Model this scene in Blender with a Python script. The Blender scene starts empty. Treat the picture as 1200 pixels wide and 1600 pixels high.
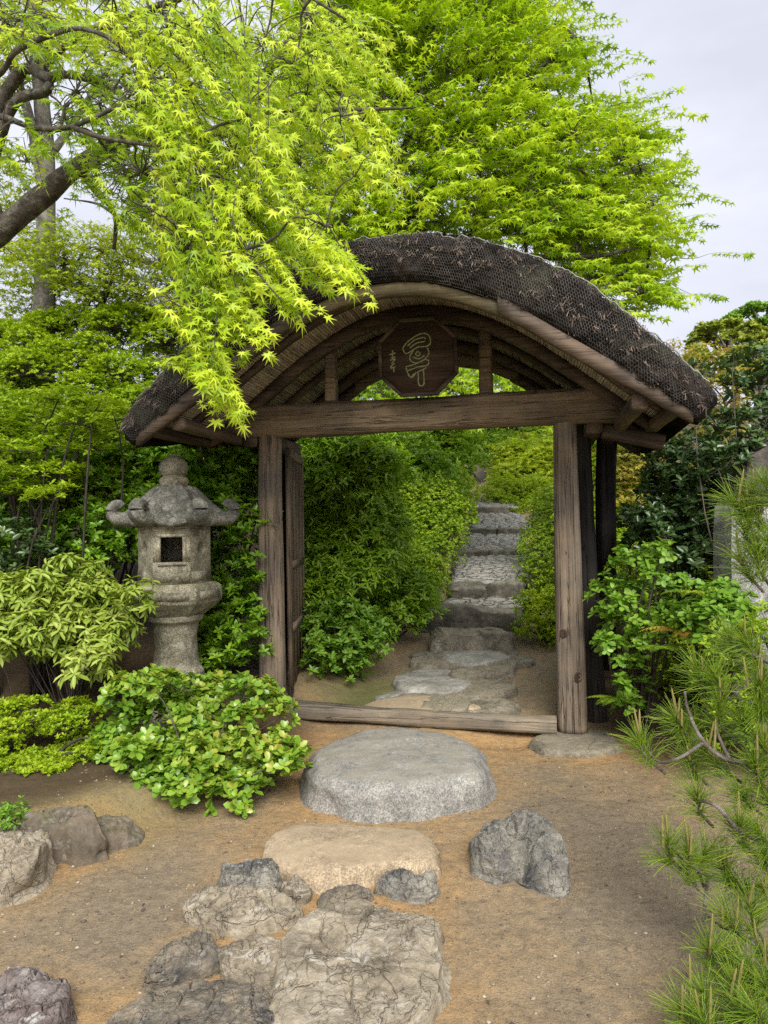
import bpy, math, random
import numpy as np
from mathutils import Vector, Matrix

# ---------------------------------------------------------------- camera, sky, sun, exposure
sc = bpy.context.scene
COL = sc.collection
CAM_Z, FPX = 1.5, 1110.0
PITCH, ROLL = math.radians(1.0), math.radians(0.9)
cam_data = bpy.data.cameras.new('camera')
cam_data.sensor_fit = 'VERTICAL'; cam_data.sensor_height = 24.0
cam_data.lens = FPX / 1600.0 * 24.0
cam_data.clip_start = 0.05; cam_data.clip_end = 2000.0
cam = bpy.data.objects.new('camera', cam_data); COL.objects.link(cam)
cam.location = (0, 0, CAM_Z); cam.rotation_euler = (math.pi / 2 + PITCH, ROLL, 0)
sc.camera = cam

SUN_EL, SUN_AZ = math.radians(42), math.radians(172)     # azimuth clockwise from +Y: behind the viewer, to the right, where the sky is open
world = bpy.data.worlds.new('World'); sc.world = world; world.use_nodes = True
wn = world.node_tree; wn.nodes.clear()
w_out = wn.nodes.new('ShaderNodeOutputWorld'); w_bg = wn.nodes.new('ShaderNodeBackground')
w_sky = wn.nodes.new('ShaderNodeTexSky'); w_sky.sky_type = 'NISHITA'; w_sky.sun_disc = False
w_sky.sun_elevation = SUN_EL; w_sky.sun_rotation = SUN_AZ; w_sky.dust_density = 2.0
w_tc = wn.nodes.new('ShaderNodeTexCoord'); w_map = wn.nodes.new('ShaderNodeMapping')
w_map.inputs['Scale'].default_value = (1.0, 1.0, 2.6)
w_noise = wn.nodes.new('ShaderNodeTexNoise'); w_noise.inputs['Scale'].default_value = 2.2
w_noise.inputs['Detail'].default_value = 5; w_noise.inputs['Roughness'].default_value = 0.55
w_ramp = wn.nodes.new('ShaderNodeValToRGB')                # the overcast: grey-lavender cloud, thicker and thinner
w_ramp.color_ramp.elements[0].position = 0.32; w_ramp.color_ramp.elements[0].color = (3.85, 3.95, 4.5, 1)
w_ramp.color_ramp.elements[1].position = 0.70; w_ramp.color_ramp.elements[1].color = (5.2, 5.3, 5.85, 1)
w_mix = wn.nodes.new('ShaderNodeMix'); w_mix.data_type = 'RGBA'; w_mix.inputs['Factor'].default_value = 0.93
wn.links.new(w_tc.outputs['Generated'], w_map.inputs['Vector']); wn.links.new(w_map.outputs['Vector'], w_noise.inputs['Vector'])
wn.links.new(w_noise.outputs['Fac'], w_ramp.inputs['Fac'])
wn.links.new(w_sky.outputs['Color'], w_mix.inputs['A']); wn.links.new(w_ramp.outputs['Color'], w_mix.inputs['B'])
wn.links.new(w_mix.outputs['Result'], w_bg.inputs['Color']); wn.links.new(w_bg.outputs['Background'], w_out.inputs['Surface'])
w_bg.inputs['Strength'].default_value = 0.055

sun_data = bpy.data.lights.new('sun', 'SUN'); sun_data.energy = 1.5; sun_data.angle = math.radians(34); sun_data.color = (1.0, 0.97, 0.92)
sun = bpy.data.objects.new('sun', sun_data); COL.objects.link(sun)
sd = Vector((math.sin(SUN_AZ) * math.cos(SUN_EL), math.cos(SUN_AZ) * math.cos(SUN_EL), math.sin(SUN_EL)))
sun.rotation_euler = sd.to_track_quat('Z', 'Y').to_euler(); sun.location = sd * 50

vs = sc.view_settings
vs.view_transform = 'Standard'; vs.look = 'None'; vs.gamma = 1.0; vs.use_curve_mapping = False
vs.exposure = 1.88
sc.render.engine = 'CYCLES'
cy = sc.cycles
cy.max_bounces = 9; cy.diffuse_bounces = 6; cy.glossy_bounces = 3; cy.transmission_bounces = 5; cy.transparent_max_bounces = 6
cy.use_denoising = False

# ---------------------------------------------------------------- helpers: points
def _rx(a):
    c, s = math.cos(a), math.sin(a); return np.array([[1, 0, 0], [0, c, -s], [0, s, c]])
def _ry(a):
    c, s = math.cos(a), math.sin(a); return np.array([[c, 0, s], [0, 1, 0], [-s, 0, c]])
CM = _ry(ROLL) @ _rx(math.pi / 2 + PITCH)
CO = np.array([0, 0, CAM_Z])
def rays(px, py):
    px = np.asarray(px, float); py = np.asarray(py, float)
    return np.stack([(px - 600) / FPX, -(py - 800) / FPX, -np.ones_like(px)], -1) @ CM.T
def at(px, py, Y):
    """world point a photo pixel shows, Y metres away"""
    d = rays(px, py); return CO + d * (np.asarray(Y, float) / d[..., 1])[..., None]
def onz(px, py, z):
    d = rays(px, py); return CO + d * ((np.asarray(z, float) - CAM_Z) / d[..., 2])[..., None]

def nrm(v):
    return v / np.maximum(np.linalg.norm(v, axis=-1, keepdims=True), 1e-9)

# vectorised value noise
def _hash(ix, iy, iz, seed):
    with np.errstate(over='ignore'):
        h = (ix.astype(np.uint32) * np.uint32(374761393) + iy.astype(np.uint32) * np.uint32(668265263)
             + iz.astype(np.uint32) * np.uint32(2246822519) + np.uint32((seed * 3266489917) & 0xffffffff))
        h = (h ^ (h >> np.uint32(13))) * np.uint32(1274126177)
        h = (h ^ (h >> np.uint32(15))) * np.uint32(2654435761)
        h = h ^ (h >> np.uint32(16))
    return h.astype(np.float64) / 4294967295.0
def vnoise(P, seed=0):
    P = np.asarray(P, float); F = np.floor(P); I = F.astype(np.int64); f = P - F; f = f * f * (3 - 2 * f)
    x, y, z = I[..., 0], I[..., 1], I[..., 2]; u, v, w = f[..., 0], f[..., 1], f[..., 2]
    r = 0
    for a in (0, 1):
        for b in (0, 1):
            for c in (0, 1):
                r = r + _hash(x + a, y + b, z + c, seed) * (u if a else 1 - u) * (v if b else 1 - v) * (w if c else 1 - w)
    return r * 2 - 1
def fbm(P, oct=4, seed=0, rough=0.5):
    a, t, P = 1.0, 0, np.asarray(P, float)
    for k in range(oct):
        t = t + a * vnoise(P, seed + k * 17); P = P * 2.03 + 5.1; a *= rough
    return t
def ridged(P, oct=4, seed=0):
    a, t, P = 1.0, 0, np.asarray(P, float)
    for k in range(oct):
        t = t + a * (1 - 2 * np.abs(vnoise(P, seed + k * 17))); P = P * 2.03 + 3.3; a *= 0.5
    return t
def P3(x, y, z=0.0):
    x = np.asarray(x, float); return np.stack([x, np.broadcast_to(np.asarray(y, float), x.shape), np.broadcast_to(np.asarray(z, float), x.shape)], -1)

# ---------------------------------------------------------------- helpers: objects
def mesh(name, V, F, mat=None, smooth=False, rnd=None):
    """V (n,3); F one (m,k) index array or a list of such arrays"""
    me = bpy.data.meshes.new(name)
    V = np.ascontiguousarray(V, dtype=np.float32).reshape(-1, 3)
    if isinstance(F, np.ndarray): F = [F]
    F = [np.asarray(f, dtype=np.int32) for f in F if len(f)]
    nl = sum(f.size for f in F); npoly = sum(len(f) for f in F)
    me.vertices.add(len(V)); me.vertices.foreach_set('co', V.ravel())
    me.loops.add(nl); me.loops.foreach_set('vertex_index', np.concatenate([f.ravel() for f in F]))
    me.polygons.add(npoly)
    tot = np.concatenate([np.full(len(f), f.shape[1], np.int32) for f in F])
    me.polygons.foreach_set('loop_start', np.concatenate([[0], np.cumsum(tot)[:-1]]).astype(np.int32))
    if smooth: me.polygons.foreach_set('use_smooth', np.ones(npoly, dtype=bool))
    me.update(calc_edges=True)
    if smooth not in (False, True): me.set_sharp_from_angle(angle=math.radians(smooth))
    if rnd is not None:
        at_ = me.attributes.new('rnd', 'FLOAT', 'POINT'); at_.data.foreach_set('value', np.asarray(rnd, np.float32))
    if mat: me.materials.append(mat)
    return me
def tag(o, label=None, cat=None, group=None, kind=None):
    if label: o['label'] = label
    if cat: o['category'] = cat
    if group: o['group'] = group
    if kind: o['kind'] = kind
    return o
def thing(name, label, cat, loc=(0, 0, 0), rotz=0.0, group=None):
    o = bpy.data.objects.new(name, None); COL.objects.link(o); o.empty_display_size = 0.1
    o.location = tuple(float(v) for v in loc); o.rotation_euler = (0, 0, rotz)
    return tag(o, label, cat, group)
def part(name, me, parent=None, loc=(0, 0, 0), rot=(0, 0, 0), kind=None, label=None):
    o = bpy.data.objects.new(name, me); COL.objects.link(o)
    o.location = tuple(float(v) for v in loc); o.rotation_euler = rot
    if parent is not None: o.parent = parent
    return tag(o, label, kind=kind)
def org(o): return np.array(o.location)

class Geo:
    """collects vertices and faces of ONE mesh"""
    def __init__(s): s.V = []; s.F = {}; s.R = []; s.n = 0
    def add(s, V, F, rnd=None):
        V = np.asarray(V, float).reshape(-1, 3)
        for f in (F if isinstance(F, list) else [F]):
            f = np.asarray(f)
            if len(f): s.F.setdefault(f.shape[1], []).append(f + s.n)
        s.V.append(V); s.R.append(np.zeros(len(V)) if rnd is None else np.broadcast_to(rnd, (len(V),))); s.n += len(V)
        return s
    def mesh(s, name, mat, smooth=False, off=None):
        V = np.concatenate(s.V)
        if off is not None: V = V - np.asarray(off)
        return mesh(name, V, [np.concatenate(f) for f in s.F.values()], mat, smooth, np.concatenate(s.R))

BOXF = np.array([[0, 3, 2, 1], [4, 5, 6, 7], [0, 1, 5, 4], [1, 2, 6, 5], [2, 3, 7, 6], [3, 0, 4, 7]])
def box(x0, x1, y0, y1, z0, z1):
    return np.array([[x0, y0, z0], [x1, y0, z0], [x1, y1, z0], [x0, y1, z0], [x0, y0, z1], [x1, y0, z1], [x1, y1, z1], [x0, y1, z1]], float), BOXF

def grid_faces(n, m, wrap=False):
    i = np.arange(n - 1)[:, None]; j = np.arange(m if wrap else m - 1)[None, :]; j2 = (j + 1) % m
    return np.stack([i * m + j, i * m + j2, (i + 1) * m + j2, (i + 1) * m + j], -1).reshape(-1, 4)

def tubes(paths, radii, sides=4, caps=False):
    """paths (n,m,3), radii (n,m) -> one set of vertices and quads"""
    paths = np.asarray(paths, float); radii = np.asarray(radii, float)
    if paths.ndim == 2: paths = paths[None]; radii = radii[None]
    n, m, _ = paths.shape; radii = np.broadcast_to(radii, (n, m))
    T = nrm(np.gradient(paths, axis=1))
    ref = np.where(np.abs(T[:, :1, 2:3]) > 0.9, np.array([1.0, 0, 0]), np.array([0, 0, 1.0]))
    A = nrm(np.cross(np.broadcast_to(ref, T.shape), T)); B = np.cross(T, A)
    th = np.arange(sides) * 2 * math.pi / sides
    V = paths[:, :, None] + radii[:, :, None, None] * (np.cos(th)[:, None] * A[:, :, None] + np.sin(th)[:, None] * B[:, :, None])
    f = grid_faces(m, sides, True)
    F = (f[None] + (np.arange(n) * m * sides)[:, None, None]).reshape(-1, 4)
    if caps:
        c = np.arange(sides)
        F = [F, np.stack([c[::-1] + k * m * sides for k in range(n)] + [c + (m - 1) * sides + k * m * sides for k in range(n)])]
    return V.reshape(-1, 3), F

def smooth_path(pts, n):
    """Catmull-Rom through pts"""
    P = np.asarray(pts, float); P = np.concatenate([2 * P[:1] - P[1:2], P, 2 * P[-1:] - P[-2:-1]])
    t = np.linspace(0, len(P) - 3 - 1e-6, n); i = t.astype(int); f = (t - i)[:, None]
    a, b, c, d = P[i], P[i + 1], P[i + 2], P[i + 3]
    return 0.5 * (2 * b + (c - a) * f + (2 * a - 5 * b + 4 * c - d) * f ** 2 + (3 * b - a - 3 * c + d) * f ** 3)

# ---------------------------------------------------------------- helpers: materials
def material(name):
    m = bpy.data.materials.new(name); m.use_nodes = True
    nt = m.node_tree; return m, nt, nt.nodes['Principled BSDF']
def nd(nt, t, **kw):
    n = nt.nodes.new('ShaderNode' + t)
    for k, v in kw.items():
        if k in n.inputs.keys(): n.inputs[k].default_value = v
        else: setattr(n, k, v)
    return n
def ramp(nt, fac, stops):
    r = nt.nodes.new('ShaderNodeValToRGB'); e = r.color_ramp.elements
    while len(e) < len(stops): e.new(0.5)
    for q, (p, c) in zip(e, stops):
        q.position = p; q.color = (c[0], c[1], c[2], 1) if not np.isscalar(c) else (c, c, c, 1)
    nt.links.new(fac, r.inputs['Fac']); return r.outputs['Color']
def mixc(nt, fac, a, b, mode='MIX'):
    n = nt.nodes.new('ShaderNodeMix'); n.data_type = 'RGBA'; n.blend_type = mode
    for s, v in (('Factor', fac), ('A', a), ('B', b)):
        if isinstance(v, (int, float)): n.inputs[s].default_value = v
        elif isinstance(v, tuple): n.inputs[s].default_value = (*v, 1)
        else: nt.links.new(v, n.inputs[s])
    return n.outputs['Result']
def coords(nt, scale=(1, 1, 1), loc=(0, 0, 0), rot=(0, 0, 0), rand=True):
    tc = nt.nodes.new('ShaderNodeTexCoord'); mp = nt.nodes.new('ShaderNodeMapping')
    mp.inputs['Scale'].default_value = scale; mp.inputs['Rotation'].default_value = rot
    src = tc.outputs['Object']
    if rand:   # every object its own stretch of grain
        oi = nt.nodes.new('ShaderNodeObjectInfo'); ad = nt.nodes.new('ShaderNodeVectorMath'); ad.operation = 'MULTIPLY_ADD'
        cb = nt.nodes.new('ShaderNodeCombineXYZ')
        for k in 'XYZ': nt.links.new(oi.outputs['Random'], cb.inputs[k])
        nt.links.new(cb.outputs[0], ad.inputs[0]); ad.inputs[1].default_value = (7.3, 5.1, 9.7); nt.links.new(src, ad.inputs[2]); src = ad.outputs[0]
    nt.links.new(src, mp.inputs['Vector']); return mp.outputs['Vector']
def noise(nt, vec, scale, detail=5, rough=0.55, dist=0.0):
    n = nd(nt, 'TexNoise', Scale=scale, Detail=detail, Roughness=rough, Distortion=dist); nt.links.new(vec, n.inputs['Vector']); return n.outputs['Fac']
def bump(nt, b, height, strength=0.5, dist=0.01):
    n = nd(nt, 'Bump', Strength=strength, Distance=dist); nt.links.new(height, n.inputs['Height']); nt.links.new(n.outputs['Normal'], b.inputs['Normal'])
def mathn(nt, op, a, b=0.0):
    n = nt.nodes.new('ShaderNodeMath'); n.operation = op
    for i, v in enumerate((a, b)):
        if isinstance(v, (int, float)): n.inputs[i].default_value = v
        else: nt.links.new(v, n.inputs[i])
    return n.outputs[0]

def mat_wood(name, dark, mid, light, axis='z', fine=60, rough=0.75, streak=0.5, bstr=0.5):
    m, nt, b = material(name)
    sc_ = {'x': (0.035, 1, 1), 'y': (1, 0.035, 1), 'z': (1, 1, 0.035)}[axis]
    g = noise(nt, coords(nt, sc_), fine, 6, 0.65, 0.6)
    st = noise(nt, coords(nt, tuple(0.35 if s == 1 else s * 0.8 for s in sc_)), 14, 4, 0.6, 1.2)
    bl = noise(nt, coords(nt), 3.0, 4, 0.6)
    c = ramp(nt, g, [(0.30, dark), (0.52, mid), (0.72, light)])
    c2 = ramp(nt, st, [(0.35, tuple(v * 0.45 for v in mid)), (0.5, mid), (0.66, light)])
    c = mixc(nt, streak, c, c2)
    ck = noise(nt, coords(nt, tuple(0.6 if q == 1 else q * 0.55 for q in sc_)), 26, 5, 0.55, 0.8)
    crack = ramp(nt, mathn(nt, 'ABSOLUTE', mathn(nt, 'SUBTRACT', ck, 0.5)), [(0.0, 1.0), (0.012, 0.0)])
    c = mixc(nt, mathn(nt, 'MULTIPLY', crack, 0.75), c, tuple(v * 0.3 for v in dark))
    wv = ramp(nt, bl, [(0.35, (0.6, 0.62, 0.66)), (0.65, (1.15, 1.08, 1.0))])
    c = mixc(nt, 1.0, c, wv, 'MULTIPLY')
    nt.links.new(c, b.inputs['Base Color']); b.inputs['Roughness'].default_value = rough
    b.inputs['Specular IOR Level'].default_value = 0.25
    h = mathn(nt, 'SUBTRACT', mathn(nt, 'ADD', mathn(nt, 'MULTIPLY', g, 0.6), st), mathn(nt, 'MULTIPLY', crack, 0.6))
    bump(nt, b, h, bstr, 0.012)
    return m

def mat_stone(name, c1, c2, c3, scale=6.0, speck=0.0, lichen=None, moss=None, bstr=0.7, bdist=0.02, rough=0.85, vein=None, wear=None, cracks=0.0):
    m, nt, b = material(name)
    v = coords(nt)
    n1 = noise(nt, v, scale, 7, 0.62, 0.3); n2 = noise(nt, v, scale * 7, 5, 0.7)
    c = ramp(nt, n1, [(0.30, c1), (0.5, c2), (0.70, c3)])
    c = mixc(nt, 1.0, c, ramp(nt, n2, [(0.3, 0.65), (0.7, 1.25)]), 'MULTIPLY')
    if vein:
        wv = noise(nt, coords(nt, (1, 1.0, 3.5), rot=(0.5, 0.35, 0.3)), scale * 1.6, 8, 0.7, 1.5)
        c = mixc(nt, ramp(nt, wv, [(0.54, 0.0), (0.66, 0.85)]), c, vein)
    if speck:
        s = nd(nt, 'TexVoronoi', Scale=190.0); nt.links.new(v, s.inputs['Vector'])
        c = mixc(nt, speck, c, mixc(nt, 1.0, c, ramp(nt, s.outputs['Color'], [(0.15, 0.25), (0.5, 1.0), (0.85, 1.9)]), 'MULTIPLY'))
    crk = None
    if cracks:
        k1 = noise(nt, coords(nt, (1, 1, 1.6), rot=(0.3, 0.2, 0.4)), scale * 0.45, 5, 0.55, 0.9); k2 = noise(nt, coords(nt, (1.7, 1, 1), rot=(0.1, 0.6, 0.9)), scale * 0.8, 5, 0.55, 0.5)
        c1_ = ramp(nt, mathn(nt, 'ABSOLUTE', mathn(nt, 'SUBTRACT', k1, 0.5)), [(0.0, 1.0), (0.009, 0.0)]); c2_ = ramp(nt, mathn(nt, 'ABSOLUTE', mathn(nt, 'SUBTRACT', k2, 0.5)), [(0.0, 0.7), (0.006, 0.0)])
        crk = mathn(nt, 'MAXIMUM', c1_, c2_)
        c = mixc(nt, mathn(nt, 'MULTIPLY', crk, cracks), c, tuple(q * 0.3 for q in c1))
    if lichen:
        c = mixc(nt, ramp(nt, noise(nt, v, scale * 1.7, 8, 0.72), [(0.55, 0.0), (0.64, 0.8)]), c, lichen)
    if moss or wear:   # moss / soil that gathers on upward faces
        ge = nt.nodes.new('ShaderNodeNewGeometry'); sp = nt.nodes.new('ShaderNodeSeparateXYZ'); nt.links.new(ge.outputs['Normal'], sp.inputs[0])
        k = mathn(nt, 'ADD', mathn(nt, 'MULTIPLY', sp.outputs['Z'], 0.45), mathn(nt, 'MULTIPLY', noise(nt, v, scale * 1.3, 6, 0.7), 1.0))
        c = mixc(nt, ramp(nt, k, [(0.82, 0.0), (1.05, 0.75)]), c, moss or wear)
    nt.links.new(c, b.inputs['Base Color']); b.inputs['Roughness'].default_value = rough; b.inputs['Specular IOR Level'].default_value = 0.3
    n3 = noise(nt, v, scale * 3, 8, 0.7)
    hh = mathn(nt, 'ADD', n3, mathn(nt, 'MULTIPLY', n2, 0.35))
    if crk is not None: hh = mathn(nt, 'SUBTRACT', hh, mathn(nt, 'MULTIPLY', crk, 0.35))
    bump(nt, b, hh, bstr, bdist)
    return m

def mat_leaf(name, cols, trans=0.4, rough=0.45, spec=0.35, tint=(1.15, 1.15, 0.55)):
    m, nt, b = material(name)
    a = nd(nt, 'Attribute', attribute_name='rnd')
    st = [(i / (len(cols) - 1), c) for i, c in enumerate(cols)]
    c = ramp(nt, a.outputs['Fac'], st)
    nt.links.new(c, b.inputs['Base Color']); b.inputs['Roughness'].default_value = rough; b.inputs['Specular IOR Level'].default_value = spec
    t = nd(nt, 'BsdfTranslucent'); nt.links.new(mixc(nt, 1.0, c, tint, 'MULTIPLY'), t.inputs['Color'])
    mx = nt.nodes.new('ShaderNodeMixShader'); mx.inputs[0].default_value = trans
    nt.links.new(b.outputs[0], mx.inputs[1]); nt.links.new(t.outputs[0], mx.inputs[2])
    nt.links.new(mx.outputs[0], nt.nodes['Material Output'].inputs['Surface'])
    return m
def mat_plain(name, c1, c2, scale=20, rough=0.8, bstr=0.3, bdist=0.004, metal=0.0):
    m, nt, b = material(name)
    n = noise(nt, coords(nt), scale, 5, 0.6)
    nt.links.new(ramp(nt, n, [(0.3, c1), (0.7, c2)]), b.inputs['Base Color']); b.inputs['Roughness'].default_value = rough
    b.inputs['Metallic'].default_value = metal; b.inputs['Specular IOR Level'].default_value = 0.3
    bump(nt, b, n, bstr, bdist); return m
# ================================================================ the setting: ground
PATH_Y = np.array([4.9, 5.3, 5.65, 7.2, 8.0, 9.0, 12.0, 14.0, 16.5, 19.0, 30.0, 60.0, 130.0])
PATH_Z = np.array([0.0, 0.03, 0.06, 0.17, 0.28, 0.47, 0.88, 1.22, 1.67, 2.08, 3.4, 8.0, 20.0])
PATH_XC = np.array([0.25, 0.27, 0.35, 0.88, 0.99, 1.27, 1.73, 2.20, 2.55, 2.7, 2.7, 2.7, 2.7])
def path_z(Y): return np.interp(Y, PATH_Y, PATH_Z)
def path_x(Y): return np.interp(Y, PATH_Y, PATH_XC)
def sstep(a, b, x):
    t = np.clip((x - a) / (b - a), 0, 1); return t * t * (3 - 2 * t)
def height(X, Y):
    X = np.asarray(X, float); Y = np.asarray(Y, float)
    d = np.abs(X - path_x(Y)); inside = sstep(5.2, 5.9, Y)
    h = path_z(Y)
    h = h + inside * (0.30 * np.clip(d - 0.75, 0, 3) ** 0.9 + 0.05 * np.clip(d - 3.5, 0, 20))
    # the planted bank on the left, held by a low edge of stones
    edge = np.interp(X, [-3.0, -1.7, -1.35, -1.0, -0.62, -0.3], [2.6, 3.05, 3.40, 3.78, 4.15, 4.75])
    h = h + 0.16 * sstep(0.0, 0.45, Y - edge) * sstep(-0.55, -0.95, X) * (1 - inside)
    h = h + (1 - inside) * 0.10 * np.clip(-X - 2.2, 0, 8) * sstep(2.5, 4, Y)
    h = h + (1 - inside) * 0.09 * sstep(1.5, 2.3, X) * sstep(3.6, 4.8, Y)
    P = P3(X, Y)
    h = h + 0.012 * fbm(P * 2.2, 3, 3) + 0.0055 * fbm(P * 15, 4, 9, .6) + 0.05 * fbm(P * 0.35, 2, 5) * sstep(6, 12, Y)
    # hollow worn under the right half of the threshold, soil heaped round the post stone
    h = h - 0.05 * np.exp(-(((X - 0.75) / 0.35) ** 2 + ((Y - 4.93) / 0.14) ** 2))
    return h
def hz(x, y): return float(height(np.array([x]), np.array([y]))[0])

def axis(segs):
    return np.concatenate([np.linspace(a, b, n, endpoint=False) for a, b, n in segs] + [[segs[-1][1]]])
gx = axis([(-70, -14, 16), (-14, -3.6, 40), (-3.6, 3.6, 230), (3.6, 14, 40), (14, 70, 16)])
gy = axis([(-12, 1.2, 14), (1.2, 6.6, 230), (6.6, 12, 70), (12, 24, 50), (24, 130, 30)])
GX, GY = np.meshgrid(gx, gy)
GZ = height(GX, GY)

# places of the stones, also used for the colour of the soil round them
STONES = []
def soil_mask(X, Y):
    """1 = bare ochre soil near stones and banks, 0 = grey trodden middle"""
    m = 0.42 * np.ones_like(X)
    m = m - 0.55 * np.exp(-(((X - 1.05) / 0.55) ** 2 + ((Y - 3.0) / 0.75) ** 2)) - 0.42 * np.exp(-(((X + 0.95) / 0.45) ** 2 + ((Y - 2.75) / 0.45) ** 2))
    for (cx, cy, rx, ry) in STONES:
        q = np.sqrt(((X - cx) / (rx + 0.10)) ** 2 + ((Y - cy) / (ry + 0.10)) ** 2)
        m = m + 0.22 * np.exp(-np.clip(q - 0.85, 0, 9) ** 2 / 0.06)
    m = m + 0.5 * sstep(4.15, 4.7, Y) * (1 - sstep(5.0, 5.25, Y)) + 0.25 * sstep(-0.9, -0.5, X) * sstep(0.2, -0.3, X) * sstep(3.0, 3.8, Y)
    m = m * (1 - 0.35 * sstep(5.1, 5.6, Y))
    return np.clip(m, 0, 1)

def mat_ground():
    m, nt, b = material('bare earth')
    v = coords(nt, rand=False)
    a = nd(nt, 'Attribute', attribute_name='rnd'); mo = nd(nt, 'Attribute', attribute_name='moss'); li = nd(nt, 'Attribute', attribute_name='litter')
    n1 = noise(nt, v, 1.7, 6, 0.6, 0.4); n2 = noise(nt, v, 24, 7, 0.7); n3 = noise(nt, v, 150, 4, 0.7)
    k = mathn(nt, 'ADD', a.outputs['Fac'], mathn(nt, 'MULTIPLY', mathn(nt, 'SUBTRACT', n1, 0.5), 1.5))
    k = mathn(nt, 'ADD', k, mathn(nt, 'MULTIPLY', mathn(nt, 'SUBTRACT', n2, 0.5), 0.55))
    c = ramp(nt, k, [(0.05, (0.220, 0.174, 0.116)), (0.42, (0.278, 0.203, 0.118)), (0.70, (0.325, 0.216, 0.108)), (1.0, (0.37, 0.232, 0.108))])
    c = mixc(nt, 1.0, c, ramp(nt, n2, [(0.28, (0.68, 0.68, 0.70)), (0.5, (1, 1, 1)), (0.74, (1.25, 1.22, 1.16))]), 'MULTIPLY')
    c = mixc(nt, 1.0, c, ramp(nt, n3, [(0.25, 0.65), (0.75, 1.4)]), 'MULTIPLY')
    s = nd(nt, 'TexVoronoi', Scale=80.0); nt.links.new(v, s.inputs['Vector'])   # grit
    sep = nt.nodes.new('ShaderNodeSeparateColor'); nt.links.new(s.outputs['Color'], sep.inputs[0])
    g = mathn(nt, 'MULTIPLY', mathn(nt, 'GREATER_THAN', sep.outputs[0], 0.62), mathn(nt, 'LESS_THAN', s.outputs['Distance'], 0.30))
    c = mixc(nt, mathn(nt, 'MULTIPLY', g, 0.55), c, ramp(nt, sep.outputs[1], [(0.1, (0.10, 0.08, 0.06)), (0.6, (0.27, 0.21, 0.14)), (1.0, (0.40, 0.34, 0.26))]))
    c = mixc(nt, mathn(nt, 'MULTIPLY', mo.outputs['Fac'], ramp(nt, n2, [(0.3, 0.35), (0.6, 1.0)])), c, mixc(nt, n2, (0.05, 0.085, 0.012), (0.12, 0.16, 0.03)))
    c = mixc(nt, mathn(nt, 'MULTIPLY', li.outputs['Fac'], 0.85), c, mixc(nt, n2, (0.022, 0.016, 0.010), (0.085, 0.055, 0.03)))
    nt.links.new(c, b.inputs['Base Color']); b.inputs['Roughness'].default_value = 0.93; b.inputs['Specular IOR Level'].default_value = 0.2
    h = mathn(nt, 'ADD', mathn(nt, 'ADD', n2, mathn(nt, 'MULTIPLY', n3, 0.35)), mathn(nt, 'MULTIPLY', g, 0.5))
    bump(nt, b, h, 0.8, 0.02); return m

# ---------------------------------------------------------------- rocks
M_GRANITE = mat_stone('grey granite', (0.15, 0.145, 0.13), (0.24, 0.23, 0.205), (0.33, 0.31, 0.275), 5, speck=0.55, wear=(0.27, 0.245, 0.195), bstr=0.55, bdist=0.008)
M_TAN = mat_stone('tan granite', (0.22, 0.168, 0.108), (0.33, 0.255, 0.165), (0.42, 0.325, 0.215), 4, speck=0.45, bstr=0.5, bdist=0.008, wear=(0.36, 0.28, 0.18))
M_CHERT = mat_stone('buff chert', (0.15, 0.125, 0.09), (0.30, 0.25, 0.175), (0.43, 0.375, 0.28), 5, vein=(0.48, 0.44, 0.36), cracks=0.08, bstr=0.9, bdist=0.03)
M_DARKCHERT = mat_stone('dark chert', (0.055, 0.055, 0.056), (0.20, 0.17, 0.125), (0.36, 0.285, 0.185), 7, vein=(0.33, 0.31, 0.28), cracks=0.08, bstr=0.9, bdist=0.03)
M_SLATE = mat_stone('blue grey rock', (0.085, 0.087, 0.09), (0.24, 0.222, 0.182), (0.42, 0.385, 0.31), 8, vein=(0.42, 0.41, 0.38), cracks=0.08, bstr=1.0, bdist=0.03)
M_PURPLE = mat_stone('reddish rock', (0.085, 0.06, 0.052), (0.17, 0.13, 0.115), (0.30, 0.26, 0.235), 7, vein=(0.52, 0.49, 0.46), cracks=0.08, bstr=0.9, bdist=0.03)
M_BOULDER = mat_stone('brown boulder', (0.085, 0.07, 0.05), (0.155, 0.125, 0.088), (0.23, 0.195, 0.15), 5, lichen=(0.26, 0.25, 0.21), moss=(0.11, 0.11, 0.04), bstr=0.7)
M_STEP = mat_stone('worn step stone', (0.10, 0.088, 0.065), (0.19, 0.165, 0.12), (0.30, 0.265, 0.20), 5, wear=(0.27, 0.235, 0.165), lichen=(0.33, 0.31, 0.26), cracks=0.08, bstr=0.8)
M_COBBLE = mat_stone('worn cobble', (0.19, 0.18, 0.15), (0.30, 0.285, 0.245), (0.42, 0.395, 0.35), 4, bstr=0.6, rough=0.45)
M_RISER = mat_stone('mossy riser with painted shade', (0.04, 0.037, 0.027), (0.10, 0.09, 0.068), (0.19, 0.17, 0.135), 5, wear=(0.22, 0.20, 0.155), cracks=0.08, bstr=0.9)  # mossy tone, darkened further to paint in the shade on the step fronts

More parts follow.
